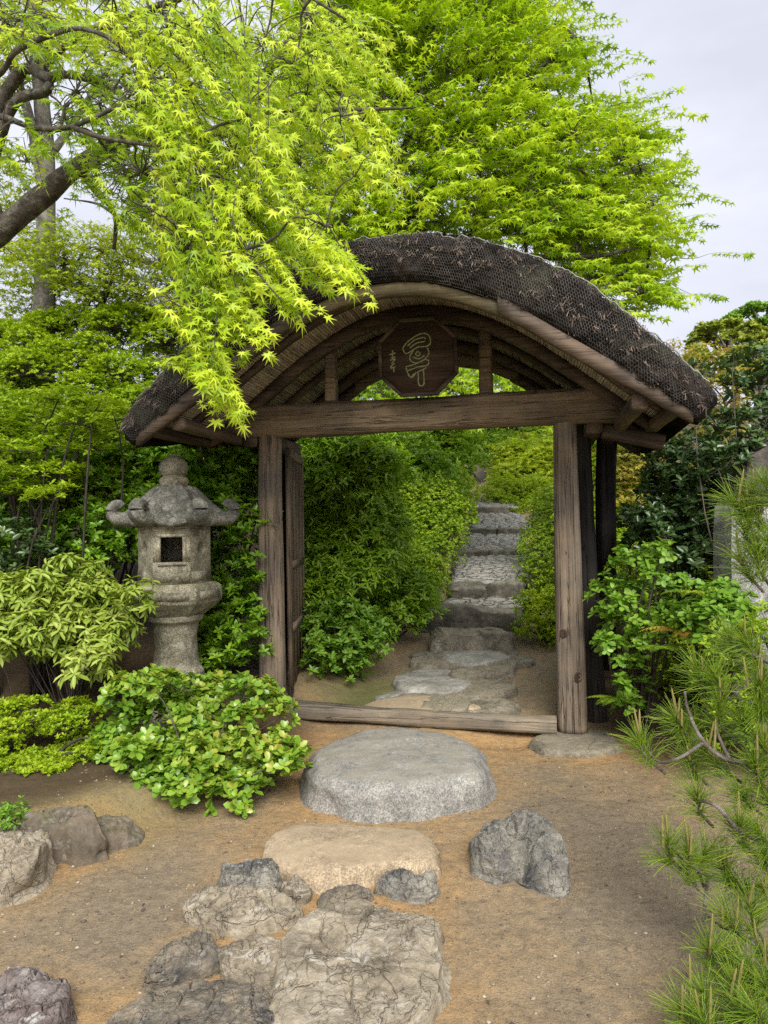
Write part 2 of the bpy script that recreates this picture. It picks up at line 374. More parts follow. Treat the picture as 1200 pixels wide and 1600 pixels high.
def rock_mesh(name, mat, poly, H, seed, na=150, nr=52, p=4.0, craggy=0.3, tilt=(0, 0), sink=0.06, edge=0.9, strat=0.0, foot=1.06, notch=None, cuts=0):
    """poly: world xy outline of the foot of the stone; H height; star-shaped about its middle"""
    poly = np.asarray(poly, float); c = 0.5 * (poly.min(0) + poly.max(0))
    d = poly - c; ang = np.arctan2(d[:, 1], d[:, 0]); o = np.argsort(ang); ang = ang[o]; rad = np.linalg.norm(d, axis=1)[o]
    th = np.linspace(-math.pi, math.pi, na, endpoint=False)
    A = np.concatenate([ang - 2 * math.pi, ang, ang + 2 * math.pi]); Rr = np.tile(rad, 3)
    r = np.interp(th, A, Rr)
    k = np.array([1, 2, 3, 2, 1.0]); k /= k.sum(); r = sum(np.roll(r, i - 2) * k[i] for i in range(5))
    size = rad.mean()
    s = np.concatenate([np.linspace(0.0, edge, nr - 12) ** 0.8 * edge ** 0.2, np.linspace(edge, 1.0, 8)[1:], [1.0, 1.0, 1.0, 1.0, 1.0]])
    zf = np.concatenate([1 - 0.10 * (np.linspace(0, 1, nr - 12) ** p), 1 - 0.10 - 0.28 * np.linspace(0, 1, 8)[1:] ** 1.7, [0.45, 0.25, 0.08, -0.1, -0.4]])
    out = np.concatenate([np.ones(nr - 12 + 7), np.linspace(1.01, foot, 5)])
    S = (s * out)[:, None]; nr_ = len(s)
    X = c[0] + S * r[None] * np.cos(th)[None]; Y = c[1] + S * r[None] * np.sin(th)[None]
    base = hz(c[0], c[1])
    Z = np.where(zf[:, None] > 0, zf[:, None] * H, zf[:, None] * sink * 2.5) + 0 * X
    up = np.clip(zf, 0, 1)[:, None]
    Z = Z + up * ((X - c[0]) * tilt[0] + (Y - c[1]) * tilt[1])
    if cuts:   # broken faces
        rc = np.random.default_rng(seed); Q = np.stack([(X - c[0]) / size, (Y - c[1]) / size, Z / size], -1)
        for _ in range(cuts):
            nv = nrm(rc.normal(0, 1, 3) * np.array([1, 1, .55]) + np.array([0, 0, .45])); dt = Q @ nv; lim = dt[up[:, 0] > .02].max() * rc.uniform(.86, .97)
            Q = Q - nv * (np.clip(dt - lim, 0, None) * .88 * (up > 0.02))[..., None]
        X, Y, Z = c[0] + Q[..., 0] * size, c[1] + Q[..., 1] * size, Q[..., 2] * size
    Pn = P3(X, Y, Z) / max(size, 0.05)
    if craggy > 0:
        n = ridged(Pn * 1.7 + seed, 4, seed) * 0.5 + fbm(Pn * 4 + seed, 4, seed + 3) * 0.35
        big = fbm(Pn * 1.1 + seed * 1.7, 2, seed + 8)
        Z = Z + up * H * craggy * (0.6 * n + 0.7 * big)
        lat = 1 + (0.06 + 0.08 * craggy) * fbm(Pn * 2.3 + seed, 4, seed + 5) * np.minimum(1, S * 1.3)
        if strat:   # stepped ledges
            q = (Z / H + 0.25 * fbm(Pn * 1.3, 2, seed + 11) + 0.5 * (X - c[0]) / size) * 5
            Z = Z + up * H * strat * (np.floor(q) + sstep(0.55, 1.0, q - np.floor(q)) - q) / 5
        X = c[0] + (X - c[0]) * lat; Y = c[1] + (Y - c[1]) * lat
    if cuts:   # open joints and pits in the broken stone
        k1 = vnoise(P3(X, Y, Z * 2) / size * 2.1 + seed * 3.1, seed + 21); k2 = vnoise(P3(X * 1.6, Y, Z) / size * 3.7 + seed, seed + 22)
        Z = Z - up * (0.020 * np.exp(-(k1 / .035) ** 2) + 0.008 * np.exp(-(k2 / .04) ** 2)) * min(1, H / .06) * sstep(0, .25, up) + up * 0.0035 * fbm(Pn * 8, 4, seed + 23)
    if notch:
        nx, ny, nrad, dep = notch
        Z = Z - up * H * dep * np.exp(-(((X - nx) / nrad) ** 2 + ((Y - ny) / (nrad * 1.6)) ** 2))
    V = P3(X, Y, Z + base).reshape(-1, 3)
    F = [grid_faces(nr_, na, True)]
    V[:na] = V[:na].mean(0) * 0.98 + V[:na] * 0.02
    F.append(np.arange(na)[None, ::-1])
    loc = np.array([c[0], c[1], base])
    return mesh(name, V - loc, F, mat, 38 if cuts else True), loc, (c[0], c[1], size * 1.0, (poly[:, 1].max() - poly[:, 1].min()) / 2)

def px_outline(pts, H, z0=0.0):
    """photo outline of a stone -> outline on the ground: its upper rim stands H up, its foot lies on the ground"""
    p = np.asarray(pts, float); cy = 0.5 * (p[:, 1].min() + p[:, 1].max()); hh = 0.5 * (p[:, 1].max() - p[:, 1].min())
    t = np.clip((cy - p[:, 1]) / hh * 0.5 + 0.5, 0, 1)
    return onz(p[:, 0], p[:, 1], z0 + t * H * 0.85)[:, :2]

def stone(name, label, cat, mat, pts, H, seed, group=None, z0=0.0, grow=1.05, **kw):
    q = px_outline(pts, H, z0); q = q.mean(0) + (q - q.mean(0)) * grow
    me, loc, foot = rock_mesh(name, mat, q, H, seed, **kw)
    o = part(name, me, None, loc); tag(o, label, cat, group); STONES.append(foot); return o

G_ST = 'stones set in the earth before the gate'
stone('stepping_stone', 'big round flat-topped grey granite stepping stone in front of the threshold', 'stone', M_GRANITE,
      [(470, 1212), (478, 1185), (510, 1160), (560, 1140), (620, 1134), (680, 1138), (730, 1152), (764, 1180), (768, 1215), (762, 1240), (735, 1258), (700, 1268), (640, 1284), (590, 1286), (545, 1276), (500, 1258), (476, 1240)],
      0.20, 3, G_ST, craggy=0.10, p=2.4, edge=0.87, na=160, nr=48, grow=.965)
stone('stepping_stone', 'flat tan granite stepping stone just before the big round grey one', 'stone', M_TAN,
      [(415, 1335), (425, 1308), (450, 1290), (500, 1284), (570, 1290), (625, 1296), (655, 1302), (672, 1330), (676, 1362), (640, 1372), (600, 1370), (560, 1380), (500, 1392), (455, 1380), (430, 1362)],
      0.085, 5, G_ST, craggy=0.16, p=2.6, edge=0.86)
stone('craggy_rock', 'craggy blue grey rock with a notch, standing alone right of the stepping stones', 'rock', M_SLATE,
      [(736, 1330), (742, 1292), (775, 1276), (820, 1273), (850, 1290), (862, 1318), (885, 1345), (897, 1372), (872, 1400), (832, 1392), (802, 1364), (772, 1386), (742, 1372)],
      0.13, 11, G_ST, grow=.95, cuts=16, craggy=0.65, p=2.0, edge=0.8, strat=0.5, notch=(0.535, 2.98, 0.055, 0.95), na=150, nr=46)
stone('paving_stone', 'small dark grey slab wedged below the flat tan stepping stone', 'stone', M_DARKCHERT,
      [(496, 1408), (520, 1392), (560, 1382), (583, 1388), (580, 1405), (545, 1416), (505, 1422)], 0.03, 13, G_ST, cuts=16, craggy=0.5, strat=0.4)
stone('paving_stone', 'small layered blue grey stone at the lower right corner of the tan stepping stone', 'stone', M_SLATE,
      [(588, 1385), (620, 1366), (665, 1360), (684, 1375), (686, 1398), (668, 1412), (630, 1404), (600, 1400)], 0.05, 17, G_ST, cuts=16, craggy=0.6, strat=0.6)
stone('paving_stone', 'grey pointed stone at the top end of the rough paving', 'stone', M_SLATE,
      [(346, 1390), (350, 1355), (380, 1342), (415, 1345), (436, 1368), (440, 1392), (400, 1404), (360, 1404)], 0.075, 19, G_ST, cuts=16, craggy=0.5, p=2)
stone('paving_stone', 'wide buff stone with white streaks below the pointed grey stone', 'stone', M_CHERT,
      [(284, 1440), (300, 1405), (345, 1388), (400, 1392), (440, 1388), (474, 1412), (466, 1438), (420, 1452), (370, 1462), (320, 1458)], 0.06, 23, G_ST, cuts=16, craggy=0.6, strat=0.3, p=2.4)
stone('paving_stone', 'small pale stone beside the tan stepping stone', 'stone', M_CHERT,
      [(440, 1394), (450, 1378), (470, 1378), (486, 1400), (478, 1412), (456, 1406)], 0.05, 29, G_ST, craggy=0.5)
stone('paving_stone', 'dark blackish jagged stone on the left edge of the rough paving', 'stone', M_DARKCHERT,
      [(228, 1550), (240, 1500), (268, 1465), (310, 1455), (338, 1462), (350, 1480), (330, 1510), (285, 1528)], 0.06, 31, G_ST, cuts=16, craggy=0.6, strat=0.4, p=2.2)
stone('paving_stone', 'squarish grey stone with white quartz streaks in the rough paving', 'stone', M_CHERT,
      [(348, 1515), (355, 1475), (390, 1464), (432, 1468), (444, 1500), (436, 1535), (405, 1548), (365, 1540)], 0.05, 37, G_ST, cuts=16, craggy=0.45, p=3)
stone('paving_stone', 'huge rough buff stone slab at the bottom of the picture', 'stone', M_CHERT,
      [(442, 1500), (465, 1450), (510, 1425), (570, 1410), (630, 1418), (668, 1440), (688, 1480), (686, 1530), (664, 1580), (630, 1640), (560, 1680), (460, 1660), (425, 1600)], 0.055, 41, G_ST, cuts=16, craggy=0.5, strat=0.25, p=3, na=240, nr=90)
stone('paving_stone', 'broad mottled grey and ochre stone cut by the bottom edge', 'stone', M_DARKCHERT,
      [(145, 1610), (190, 1575), (260, 1550), (330, 1535), (390, 1545), (424, 1565), (420, 1620), (360, 1680), (230, 1690), (150, 1650)], 0.05, 43, G_ST, cuts=16, craggy=0.5, p=3, na=220, nr=76)
stone('paving_stone', 'tiny white quartz stone between the bigger paving slabs', 'stone', M_CHERT,
      [(400, 1562), (412, 1548), (430, 1552), (428, 1570), (410, 1576)], 0.04, 47, G_ST, craggy=0.4)
stone('rock', 'reddish rock with white patches in the bottom left corner', 'rock', M_PURPLE,
      [(-40, 1590), (-20, 1540), (30, 1514), (80, 1522), (110, 1555), (112, 1600), (70, 1650), (0, 1660)], 0.08, 53, cuts=16, craggy=0.5, p=2.4)
G_ED = 'stones edging the planted bank'
stone('edging_stone', 'pale layered edging stone at the left edge below the boulder', 'stone', M_CHERT,
      [(-70, 1350), (-40, 1305), (10, 1296), (60, 1306), (80, 1330), (72, 1372), (40, 1400), (-20, 1420)], 0.13, 59, G_ED, cuts=16, craggy=0.5, strat=0.6, p=2.5)
stone('edging_stone', 'long low brown edging stone running right from the pale layered one', 'stone', M_BOULDER,
      [(72, 1345), (80, 1308), (120, 1290), (170, 1280), (212, 1284), (205, 1305), (160, 1322), (110, 1350)], 0.09, 61, G_ED, cuts=16, craggy=0.5, p=2)
stone('boulder', 'rounded brown boulder among the ground plants above the edging stones', 'boulder', M_BOULDER,
      [(20, 1290), (40, 1255), (75, 1232), (115, 1228), (150, 1245), (165, 1280), (150, 1302), (100, 1308), (50, 1306)], 0.19, 67, None, z0=0.12, cuts=16, craggy=0.25, p=1.7, edge=0.75)
PS = [(836, 1168), (846, 1150), (890, 1143), (940, 1142), (962, 1160), (955, 1178), (900, 1184), (850, 1180)]
stone('post_base_stone', 'flat mossy stone under the foot of the right gate post', 'stone', M_STEP, PS, 0.035, 71, None, craggy=0.25, p=4, edge=0.9, z0=-0.02)

# ground mesh (after the stones, whose surroundings colour the soil)
gme = mesh('ground', P3(GX, GY, GZ).reshape(-1, 3), grid_faces(len(gy), len(gx)), mat_ground(), True, soil_mask(GX, GY).ravel())
inside = sstep(5.3, 5.8, GY)
dpath = np.abs(GX - path_x(GY))
moss = inside * (np.exp(-((GX + 0.12 - 0.16 * (GY - 6)) / 0.42) ** 2) * sstep(6.9, 6.0, GY) * 0.85 + 0.55 * sstep(0.75, 1.2, dpath) * sstep(5.8, 6.6, GY))
moss = np.clip(moss + 0.35 * sstep(-0.8, -1.3, GX) * sstep(3.1, 3.6, GY) * (1 - inside), 0, 1)
litter = np.clip(inside * sstep(1.15, 1.6, dpath) + (1 - inside) * np.maximum(sstep(0.25, 0.7, GY - np.interp(GX, [-3.0, -1.7, -1.35, -1.0, -0.62, -0.3], [2.6, 3.05, 3.40, 3.78, 4.15, 4.75])) * sstep(-0.4, -0.8, GX),
                 sstep(1.35, 1.75, GX) * sstep(3.9, 4.7, GY)), 0, 1)
for nm, arr in (('moss', moss), ('litter', litter)):
    a_ = gme.attributes.new(nm, 'FLOAT', 'POINT'); a_.data.foreach_set('value', arr.ravel().astype(np.float32))
tag(part('ground', gme), 'bare ochre earth rising behind the gate', None, None, 'structure')

# loose grit
rg = np.random.default_rng(5)
def grit():
    g = Geo(); n = 5200
    X = rg.uniform(-1.7, 1.9, n); Y = rg.uniform(1.9, 4.9, n); keep = np.ones(n, bool)
    for (cx, cy, rx, ry) in STONES: keep &= ((X - cx) / rx) ** 2 + ((Y - cy) / ry) ** 2 > 1.0
    X, Y = X[keep], Y[keep]; n = len(X); Z = height(X, Y)
    oct_ = np.array([[1, 0, 0], [0, 1, 0], [-1, 0, 0], [0, -1, 0], [0, 0, 1], [0, 0, -1.0], [.7, .7, .3], [-.7, .6, .4]])
    F = np.array([[0, 6, 4], [6, 1, 4], [1, 7, 4], [7, 2, 4], [2, 3, 4], [3, 0, 4], [0, 3, 5], [3, 2, 5], [2, 1, 5], [1, 0, 5]])
    s = 0.0028 + 0.0055 * rg.random(n) ** 3.5 + 0.008 * rg.random(n) ** 40; rz = rg.uniform(0, 6.3, n); fl = rg.uniform(.35, .8, n); el = rg.uniform(.7, 1.4, n)
    c, sn = np.cos(rz)[:, None], np.sin(rz)[:, None]; J = 1 + rg.uniform(-.25, .25, (n, 8))
    x = oct_[:, 0] * el[:, None] * J; y = oct_[:, 1] * J; z = oct_[:, 2] * fl[:, None]
    V = np.stack([(x * c - y * sn) * s[:, None] + X[:, None], (x * sn + y * c) * s[:, None] + Y[:, None], z * s[:, None] + Z[:, None] + 0.001], -1)
    g.add(V, (F[None] + (np.arange(n) * 8)[:, None, None]).reshape(-1, 3), np.repeat(rg.random(n), 8))
    m, nt, b = material('grit'); a = nd(nt, 'Attribute', attribute_name='rnd')
    nt.links.new(ramp(nt, a.outputs['Fac'], [(0, (0.08, 0.06, 0.045)), (0.5, (0.22, 0.165, 0.10)), (0.9, (0.28, 0.22, 0.145)), (1, (0.40, 0.35, 0.27))]), b.inputs['Base Color']); b.inputs['Roughness'].default_value = 0.9
    return g.mesh('pebbles', m, True)
tag(part('pebbles', grit()), 'small loose pebbles and grit on the earth', None, None, 'stuff')

def litter_bits():
    g = Geo(); n = 170
    X = rg.uniform(-1.6, 1.8, n); Y = rg.uniform(2.0, 4.9, n); Z = height(X, Y) + .004
    a = rg.uniform(0, 6.28, n); D = np.stack([np.cos(a), np.sin(a), rg.normal(0, .15, n)], -1); S_ = np.stack([-np.sin(a), np.cos(a), rg.normal(0, .25, n)], -1); L = rg.uniform(.006, .02, n)[:, None]; P = P3(X, Y, Z)
    V = np.stack([P, P + D * L * .5 + S_ * L * .25 + [0, 0, .002], P + D * L, P + D * L * .5 - S_ * L * .25 + [0, 0, .002]], 1)
    g.add(V, np.arange(4 * n).reshape(n, 4), np.repeat(rg.random(n), 4))
    m, nt, b = material('dry leaf bits'); a_ = nd(nt, 'Attribute', attribute_name='rnd')
    nt.links.new(ramp(nt, a_.outputs['Fac'], [(0, (0.05, 0.03, 0.018)), (0.5, (0.17, 0.10, 0.045)), (0.9, (0.32, 0.22, 0.10)), (1, (0.35, 0.38, 0.05))]), b.inputs['Base Color']); b.inputs['Roughness'].default_value = 0.8
    return g.mesh('leaf_litter', m)
tag(part('leaf_litter', litter_bits()), 'dry bits of leaf and bark strewn over the earth', None, None, 'stuff')

# ================================================================ stone path and steps behind the gate
sp = thing('stone_path', 'stone paved path with rising steps behind the gate', 'path', (0.9, 7.2, 0.2)); sp['kind'] = 'structure'; del sp['category']
SPO = org(sp)
rp = np.random.default_rng(12)
def slab_from(name, mat, poly, zb, H, seed, **kw):
    poly = np.asarray(poly, float)
    me, loc, _ = rock_mesh(name, mat, poly, H, seed, **kw)
    o = part(name, me, sp, np.array([loc[0], loc[1], zb]) - SPO); return o
# flat slab right behind the threshold
slab_from('slab', M_TAN, onz([560, 580, 640, 700, 735, 752, 700, 620, 565], [1104, 1096, 1088, 1087, 1095, 1104, 1108, 1108, 1108], 0.12)[:, :2], 0.04, 0.09, 101, craggy=0.1, p=4, edge=0.92)
# fitted flat stones up to the first step
FIT = [([615, 640, 655, 640, 618], [1085, 1066, 1072, 1090, 1090]), ([640, 700, 725, 735, 700, 645], [1070, 1068, 1078, 1090, 1092, 1090]), ([735, 775, 778, 745], [1076, 1074, 1090, 1094]),
       ([640, 690, 720, 700, 650], [1046, 1040, 1052, 1066, 1064]), ([722, 760, 782, 780, 740, 718], [1056, 1050, 1054, 1070, 1074, 1068]), ([655, 668, 700, 700, 670], [1028, 1018, 1020, 1038, 1040]),
       ([702, 750, 782, 780, 740, 706], [1022, 1018, 1022, 1032, 1038, 1036]), ([784, 800, 804, 792], [1028, 1022, 1034, 1042]), ([706, 740, 778, 790, 760, 722], [1044, 1040, 1036, 1046, 1048, 1052])]
for k, (xs, ys) in enumerate(FIT):
    cx, cy = np.mean(xs), np.mean(ys)
    xs = cx + (np.array(xs) - cx) * 1.17; ys = cy + (np.array(ys) - cy) * 1.28
    P0 = onz(xs, ys, np.full(len(xs), 0.19))[:, :2]
    zb = float(path_z(P0[:, 1].mean())) + .015
    slab_from('paving_stone', M_STEP if k % 3 else M_COBBLE, P0, zb - 0.02, 0.05 + 0.025 * rp.random(), 110 + k, craggy=0.3, cuts=8, p=5, edge=0.93, na=64, nr=26, foot=1.02)
# first step: a rough block
def quad_block(Y0, Y1, x0, x1, n=10, wob=0.04, seed=0):
    t = np.linspace(0, 1, n)
    r = np.random.default_rng(seed)
    return np.concatenate([np.stack([x0 + (x1 - x0) * t, Y0 + wob * r.uniform(-1, 1, n)], -1), np.stack([x1 + wob * r.uniform(-1, 1, 4), np.linspace(Y0, Y1, 6)[1:-1]], -1),
                           np.stack([x1 + (x0 - x1) * t, Y1 + wob * r.uniform(-1, 1, n)], -1), np.stack([x0 + wob * r.uniform(-1, 1, 4), np.linspace(Y1, Y0, 6)[1:-1]], -1)])
slab_from('step_block', M_STEP, quad_block(7.15, 7.75, 0.47, 1.31, seed=1), 0.19, 0.19, 131, craggy=0.22, p=6, edge=0.95, strat=0.4, na=150, nr=44, cuts=14)
STEPS = [(8.0, 0.30, 0.52, 0.36, 1.56), (9.0, 0.50, 0.71, 0.82, 1.78), (12.0, 0.92, 1.03, 1.20, 2.33), (14.0, 1.25, 1.385, 1.68, 2.79), (16.5, 1.70, 1.86, 2.12, 2.95)]   # Y, z foot, z top, x0, x1
ENDS = [9.0, 12.0, 14.0, 16.5, 19.2]
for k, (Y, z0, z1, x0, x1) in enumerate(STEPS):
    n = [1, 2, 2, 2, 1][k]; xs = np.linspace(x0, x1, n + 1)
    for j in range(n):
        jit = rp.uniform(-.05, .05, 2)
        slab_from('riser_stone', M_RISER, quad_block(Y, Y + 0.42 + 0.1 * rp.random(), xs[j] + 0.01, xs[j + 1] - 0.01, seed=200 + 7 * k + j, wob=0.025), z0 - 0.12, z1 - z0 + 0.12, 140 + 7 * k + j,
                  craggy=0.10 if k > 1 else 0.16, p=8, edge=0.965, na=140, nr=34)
# cobbles of the sloping treads
cob = []
for q in range(5):
    r = np.random.default_rng(300 + q); n = 11
    th = np.linspace(0, 2 * math.pi, n, endpoint=False); rr = 1 + r.uniform(-.22, .22, n)
    ring = np.stack([np.cos(th) * rr, np.sin(th) * rr], -1)
    V = np.concatenate([np.c_[ring * 0.70, np.full(n, 1.0) + r.uniform(-.12, .12, n)], np.c_[ring * 0.95, np.full(n, 0.72)], np.c_[ring, np.full(n, -0.4)], [[0, 0, 1.08]]])
    F = [np.concatenate([grid_faces(3, n, True)]), np.array([[3 * n, i, (i + 1) % n] for i in range(n)])]
    cob.append(mesh('cobble', V, F, M_COBBLE, False))
def tread(Y0, Y1, zz0, zz1, xa0, xb0, xa1, xb1, cell):
    y = Y0
    while y < Y1:
        t = (y - Y0) / (Y1 - Y0); a, b_ = xa0 + (xa1 - xa0) * t, xb0 + (xb1 - xb0) * t; x = a + rp.uniform(0, cell * .5)
        dy = cell * (0.9 + 0.5 * t)
        while x < b_:
            w = cell * rp.uniform(0.75, 1.45)
            o = part('cobble', cob[rp.integers(5)], sp, np.array([x + w / 2, y + rp.uniform(-.3, .3) * dy, zz0 + (zz1 - zz0) * t - 0.012 + rp.uniform(-.012, .012)]) - SPO,
                     (rp.uniform(-.10, .10) , rp.uniform(-.1, .1), rp.uniform(0, 6.28)))
            o.scale = (w * 0.52, dy * 0.56, 0.034); o.rotation_euler.x += math.atan2(zz1 - zz0, Y1 - Y0); o.rotation_euler.z = rp.uniform(-.5, .5)
            x += w * 1.02
        y += dy
tread(8.40, 8.95, 0.52, 0.53, 0.60, 1.62, 0.75, 1.72, 0.17)
tread(9.45, 11.95, 0.715, 0.93, 0.86, 1.80, 1.18, 2.30, 0.155)
tread(12.45, 13.95, 1.035, 1.26, 1.26, 2.36, 1.64, 2.72, 0.185)
tread(14.45, 16.45, 1.39, 1.72, 1.74, 2.82, 2.08, 3.05, 0.21)
tread(16.95, 19.4, 1.87, 2.13, 2.16, 3.0, 2.4, 3.3, 0.25)
bed = Geo()
for (Y, z0, z1, x0, x1), Ye, ze in zip(STEPS, ENDS, [0.53, 0.92, 1.25, 1.70, 2.12]):
    xe0, xe1 = path_x(Ye) - 0.55, path_x(Ye) + 0.55
    bed.add([[x0, Y + .2, z1 - .03], [x1, Y + .2, z1 - .03], [xe1, Ye + .1, ze - .02], [xe0, Ye + .1, ze - .02], [x0, Y + .2, z1 - .4], [x1, Y + .2, z1 - .4], [xe1, Ye + .1, ze - .4], [xe0, Ye + .1, ze - .4]], BOXF)
part('bedding', bed.mesh('bedding', mat_plain('path bedding', (0.04, 0.037, 0.025), (0.10, 0.09, 0.06), 30), off=SPO), sp)
# ================================================================ the thatched gate
GATE_ROT = math.radians(-12)
gate = thing('thatched_gate', 'weathered wooden garden gate under an arched dark thatched roof', 'gate', (0.24, 5.26, 0), GATE_ROT)
W_POST = mat_wood('weathered post wood', (0.070, 0.055, 0.041), (0.25, 0.20, 0.148), (0.43, 0.365, 0.285), 'z', 55, streak=0.5, bstr=0.9)
W_BEAM = mat_wood('brown beam wood', (0.0549, 0.0425, 0.0294), (0.1952, 0.1525, 0.105), (0.3904, 0.3125, 0.2112), 'x', 55, streak=0.55, bstr=0.8)
W_SILL = mat_wood('bleached sill wood', (0.085, 0.070, 0.050), (0.23, 0.195, 0.145), (0.36, 0.31, 0.24), 'x', 60, streak=0.5, bstr=1.0)
W_ARCH = mat_wood('olive arch wood', (0.065, 0.055, 0.030), (0.165, 0.138, 0.078), (0.27, 0.23, 0.135), 'x', 40, streak=0.5)
W_DARK = mat_wood('dark rafter wood', (0.0364, 0.027, 0.0203), (0.1092, 0.0824, 0.0595), (0.217, 0.1676, 0.1189), 'x', 45)
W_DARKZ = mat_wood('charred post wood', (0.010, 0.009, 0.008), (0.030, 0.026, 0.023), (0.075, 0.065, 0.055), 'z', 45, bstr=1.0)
W_SLAT = mat_wood('reed soffit', (0.1725, 0.1495, 0.1035), (0.3795, 0.3392, 0.253), (0.5175, 0.4715, 0.368), 'y', 50, streak=0.3)
W_DOOR = mat_wood('grey door wood', (0.075, 0.055, 0.038), (0.20, 0.150, 0.105), (0.32, 0.255, 0.185), 'z', 60, streak=0.45, bstr=0.7)
W_DOORX = mat_wood('grey door rail wood', (0.09, 0.07, 0.05), (0.23, 0.185, 0.135), (0.34, 0.285, 0.215), 'y', 60, streak=0.4, bstr=0.7)
W_PLAQ = mat_wood('plaque board wood', (0.0308, 0.021, 0.016), (0.0952, 0.063, 0.0432), (0.161, 0.108, 0.0704), 'x', 40, streak=0.6, bstr=0.4)
W_KNOT = mat_plain('knot wood', (0.018, 0.011, 0.008), (0.085, 0.052, 0.032), 60, 0.8, 0.6)
M_THATCH = None

def log_mesh(name, mat, z0, z1, r0, r1, seed, sq=2.8, bend=0.01, na=28, nz=70, flute=0.05):
    th = np.linspace(0, 2 * math.pi, na, endpoint=False); z = np.linspace(z0, z1, nz)
    t = (z - z0) / (z1 - z0)
    se = (np.abs(np.cos(th)) ** sq + np.abs(np.sin(th)) ** sq) ** (-1 / sq)
    R = (r0 + (r1 - r0) * t)[:, None] * se[None]
    Pn = P3(np.cos(th)[None] * np.ones((nz, 1)), np.sin(th)[None] * np.ones((nz, 1)), z[:, None] * 0.55)
    R = R * (1 + 0.045 * fbm(Pn * 1.6 + seed, 3, seed) + flute * 0.5 * fbm(Pn * np.array([7, 7, 0.8]) + seed, 3, seed + 2))
    cx = bend * fbm(P3(z * .8, seed * 1.3), 2, seed + 4); cy_ = bend * fbm(P3(z * .8, seed * 2.1 + 9), 2, seed + 5)
    V = P3(cx[:, None] + R * np.cos(th), cy_[:, None] + R * np.sin(th), z[:, None] * np.ones((1, na))).reshape(-1, 3)
    F = [grid_faces(nz, na, True), np.arange(na)[None, ::-1], (np.arange(na) + (nz - 1) * na)[None]]
    return mesh(name, V, F, mat, True)

def beam_mesh(name, mat, L, w, h, seed, cham=0.022, n=60, wob=0.006, taper=1.0, bow=0.0):
    """beam along x from 0 to L, centred in y and z, edges chamfered, surface a little uneven"""
    x = np.linspace(0, L, n); t = x / L
    sec = []
    for (sx, sy) in ((1, -1), (1, 1), (-1, 1), (-1, -1)):
        a = (sx * (w / 2), sy * (h / 2 - cham)) ; b_ = (sx * (w / 2 - cham), sy * (h / 2))
        sec += ([b_, a] if sx * sy < 0 else [a, b_])
    S = []
    for i in range(8):
        p, q = np.array(sec[i]), np.array(sec[(i + 1) % 8])
        for k in range(3): S.append(p + (q - p) * k / 3)
    S = np.array(S); m = len(S)
    sc_ = (1 + (taper - 1) * t)[:, None, None]
    yz = S[None] * sc_
    Pn = P3(x[:, None] * np.ones((1, m)) * 1.2, yz[..., 0] * 9, yz[..., 1] * 9)
    d = wob * fbm(Pn + seed, 4, seed); yz = yz * (1 + d[..., None] / (0.5 * min(w, h)))
    V = P3(x[:, None] * np.ones((1, m)), yz[..., 0], yz[..., 1] + bow * (4 * t * (1 - t))[:, None]).reshape(-1, 3)
    F = [grid_faces(n, m, True), np.arange(m)[None, ::-1], (np.arange(m) + (n - 1) * m)[None]]
    return mesh(name, V, F, mat, False)

post_l = part('post', log_mesh('post', W_POST, 0.02, 2.33, 0.096, 0.084, 3), gate, (-1.138, 0, 0))
post_r = part('post', log_mesh('post', W_POST, 0.03, 2.33, 0.104, 0.080, 8), gate, (1.080, 0, 0))
def knot_mesh():
    n, rr = 14, [0.0, 0.25, 0.45, 0.62, 0.8, 1.0]; hh = [0.10, 0.16, -0.05, 0.30, 0.22, -0.15]
    th = np.linspace(0, 2 * math.pi, n, endpoint=False); r = np.random.default_rng(4); w = 1 + r.uniform(-.12, .12, n)
    V = np.array([[a * np.cos(t) * q, -b_, a * np.sin(t) * q * 1.25] for a, b_ in zip(rr, hh) for t, q in zip(th, w)])
    return mesh('knot', V, grid_faces(len(rr), n, True), W_KNOT, True)
KN = knot_mesh()
for po, lst in ((post_r, [(0.01, 2.02, .010), (-.03, 1.28, .016), (-.045, .72, .019), (.055, .42, .022), (-0.075, 1.62, 0.012)]), (post_l, [(0.03, 1.98, .012), (-.03, 1.44, .013), (.06, 1.33, .012), (-.01, 1.04, .012), (.075, .83, .012)])):
    R0 = 0.098 if po is post_r else 0.093
    for x, z, s in lst:
        R_ = R0 - 0.009 * z
        k = part('knot', KN, po, (x, -R_ * (1 - abs(x / R_) ** 2.8) ** (1 / 2.8) - 0.001, z), (0, 0.2 * x, math.asin(max(-1, min(1, x / R_))) * 0.9)); s *= 1.5; k.scale = (s, s * 0.6, s)

part('lintel', beam_mesh('lintel', W_BEAM, 3.05, 0.19, 0.245, 5, cham=0.035, wob=0.008), gate, (-1.57, -0.012, 2.305))
part('lintel_wedge', beam_mesh('lintel_wedge', W_DARK, 0.42, 0.10, 0.10, 15, cham=0.012), gate, (1.34, 0.06, 2.14), (0, math.radians(14), 0))
part('threshold', beam_mesh('threshold', W_SILL, 2.02, 0.15, 0.105, 6, cham=0.02, wob=0.012, bow=-0.012), gate, (-1.04, -0.05, 0.115), (0, math.radians(1.0), 0))
part('strut', log_mesh('strut', W_BEAM, 2.425, 2.95, 0.046, 0.042, 12, sq=5, nz=20, bend=0.002), gate, (-0.63, -0.03, 0))
part('strut', log_mesh('strut', W_BEAM, 2.425, 3.00, 0.049, 0.044, 14, sq=5, nz=20, bend=0.002), gate, (0.53, -0.03, 0))
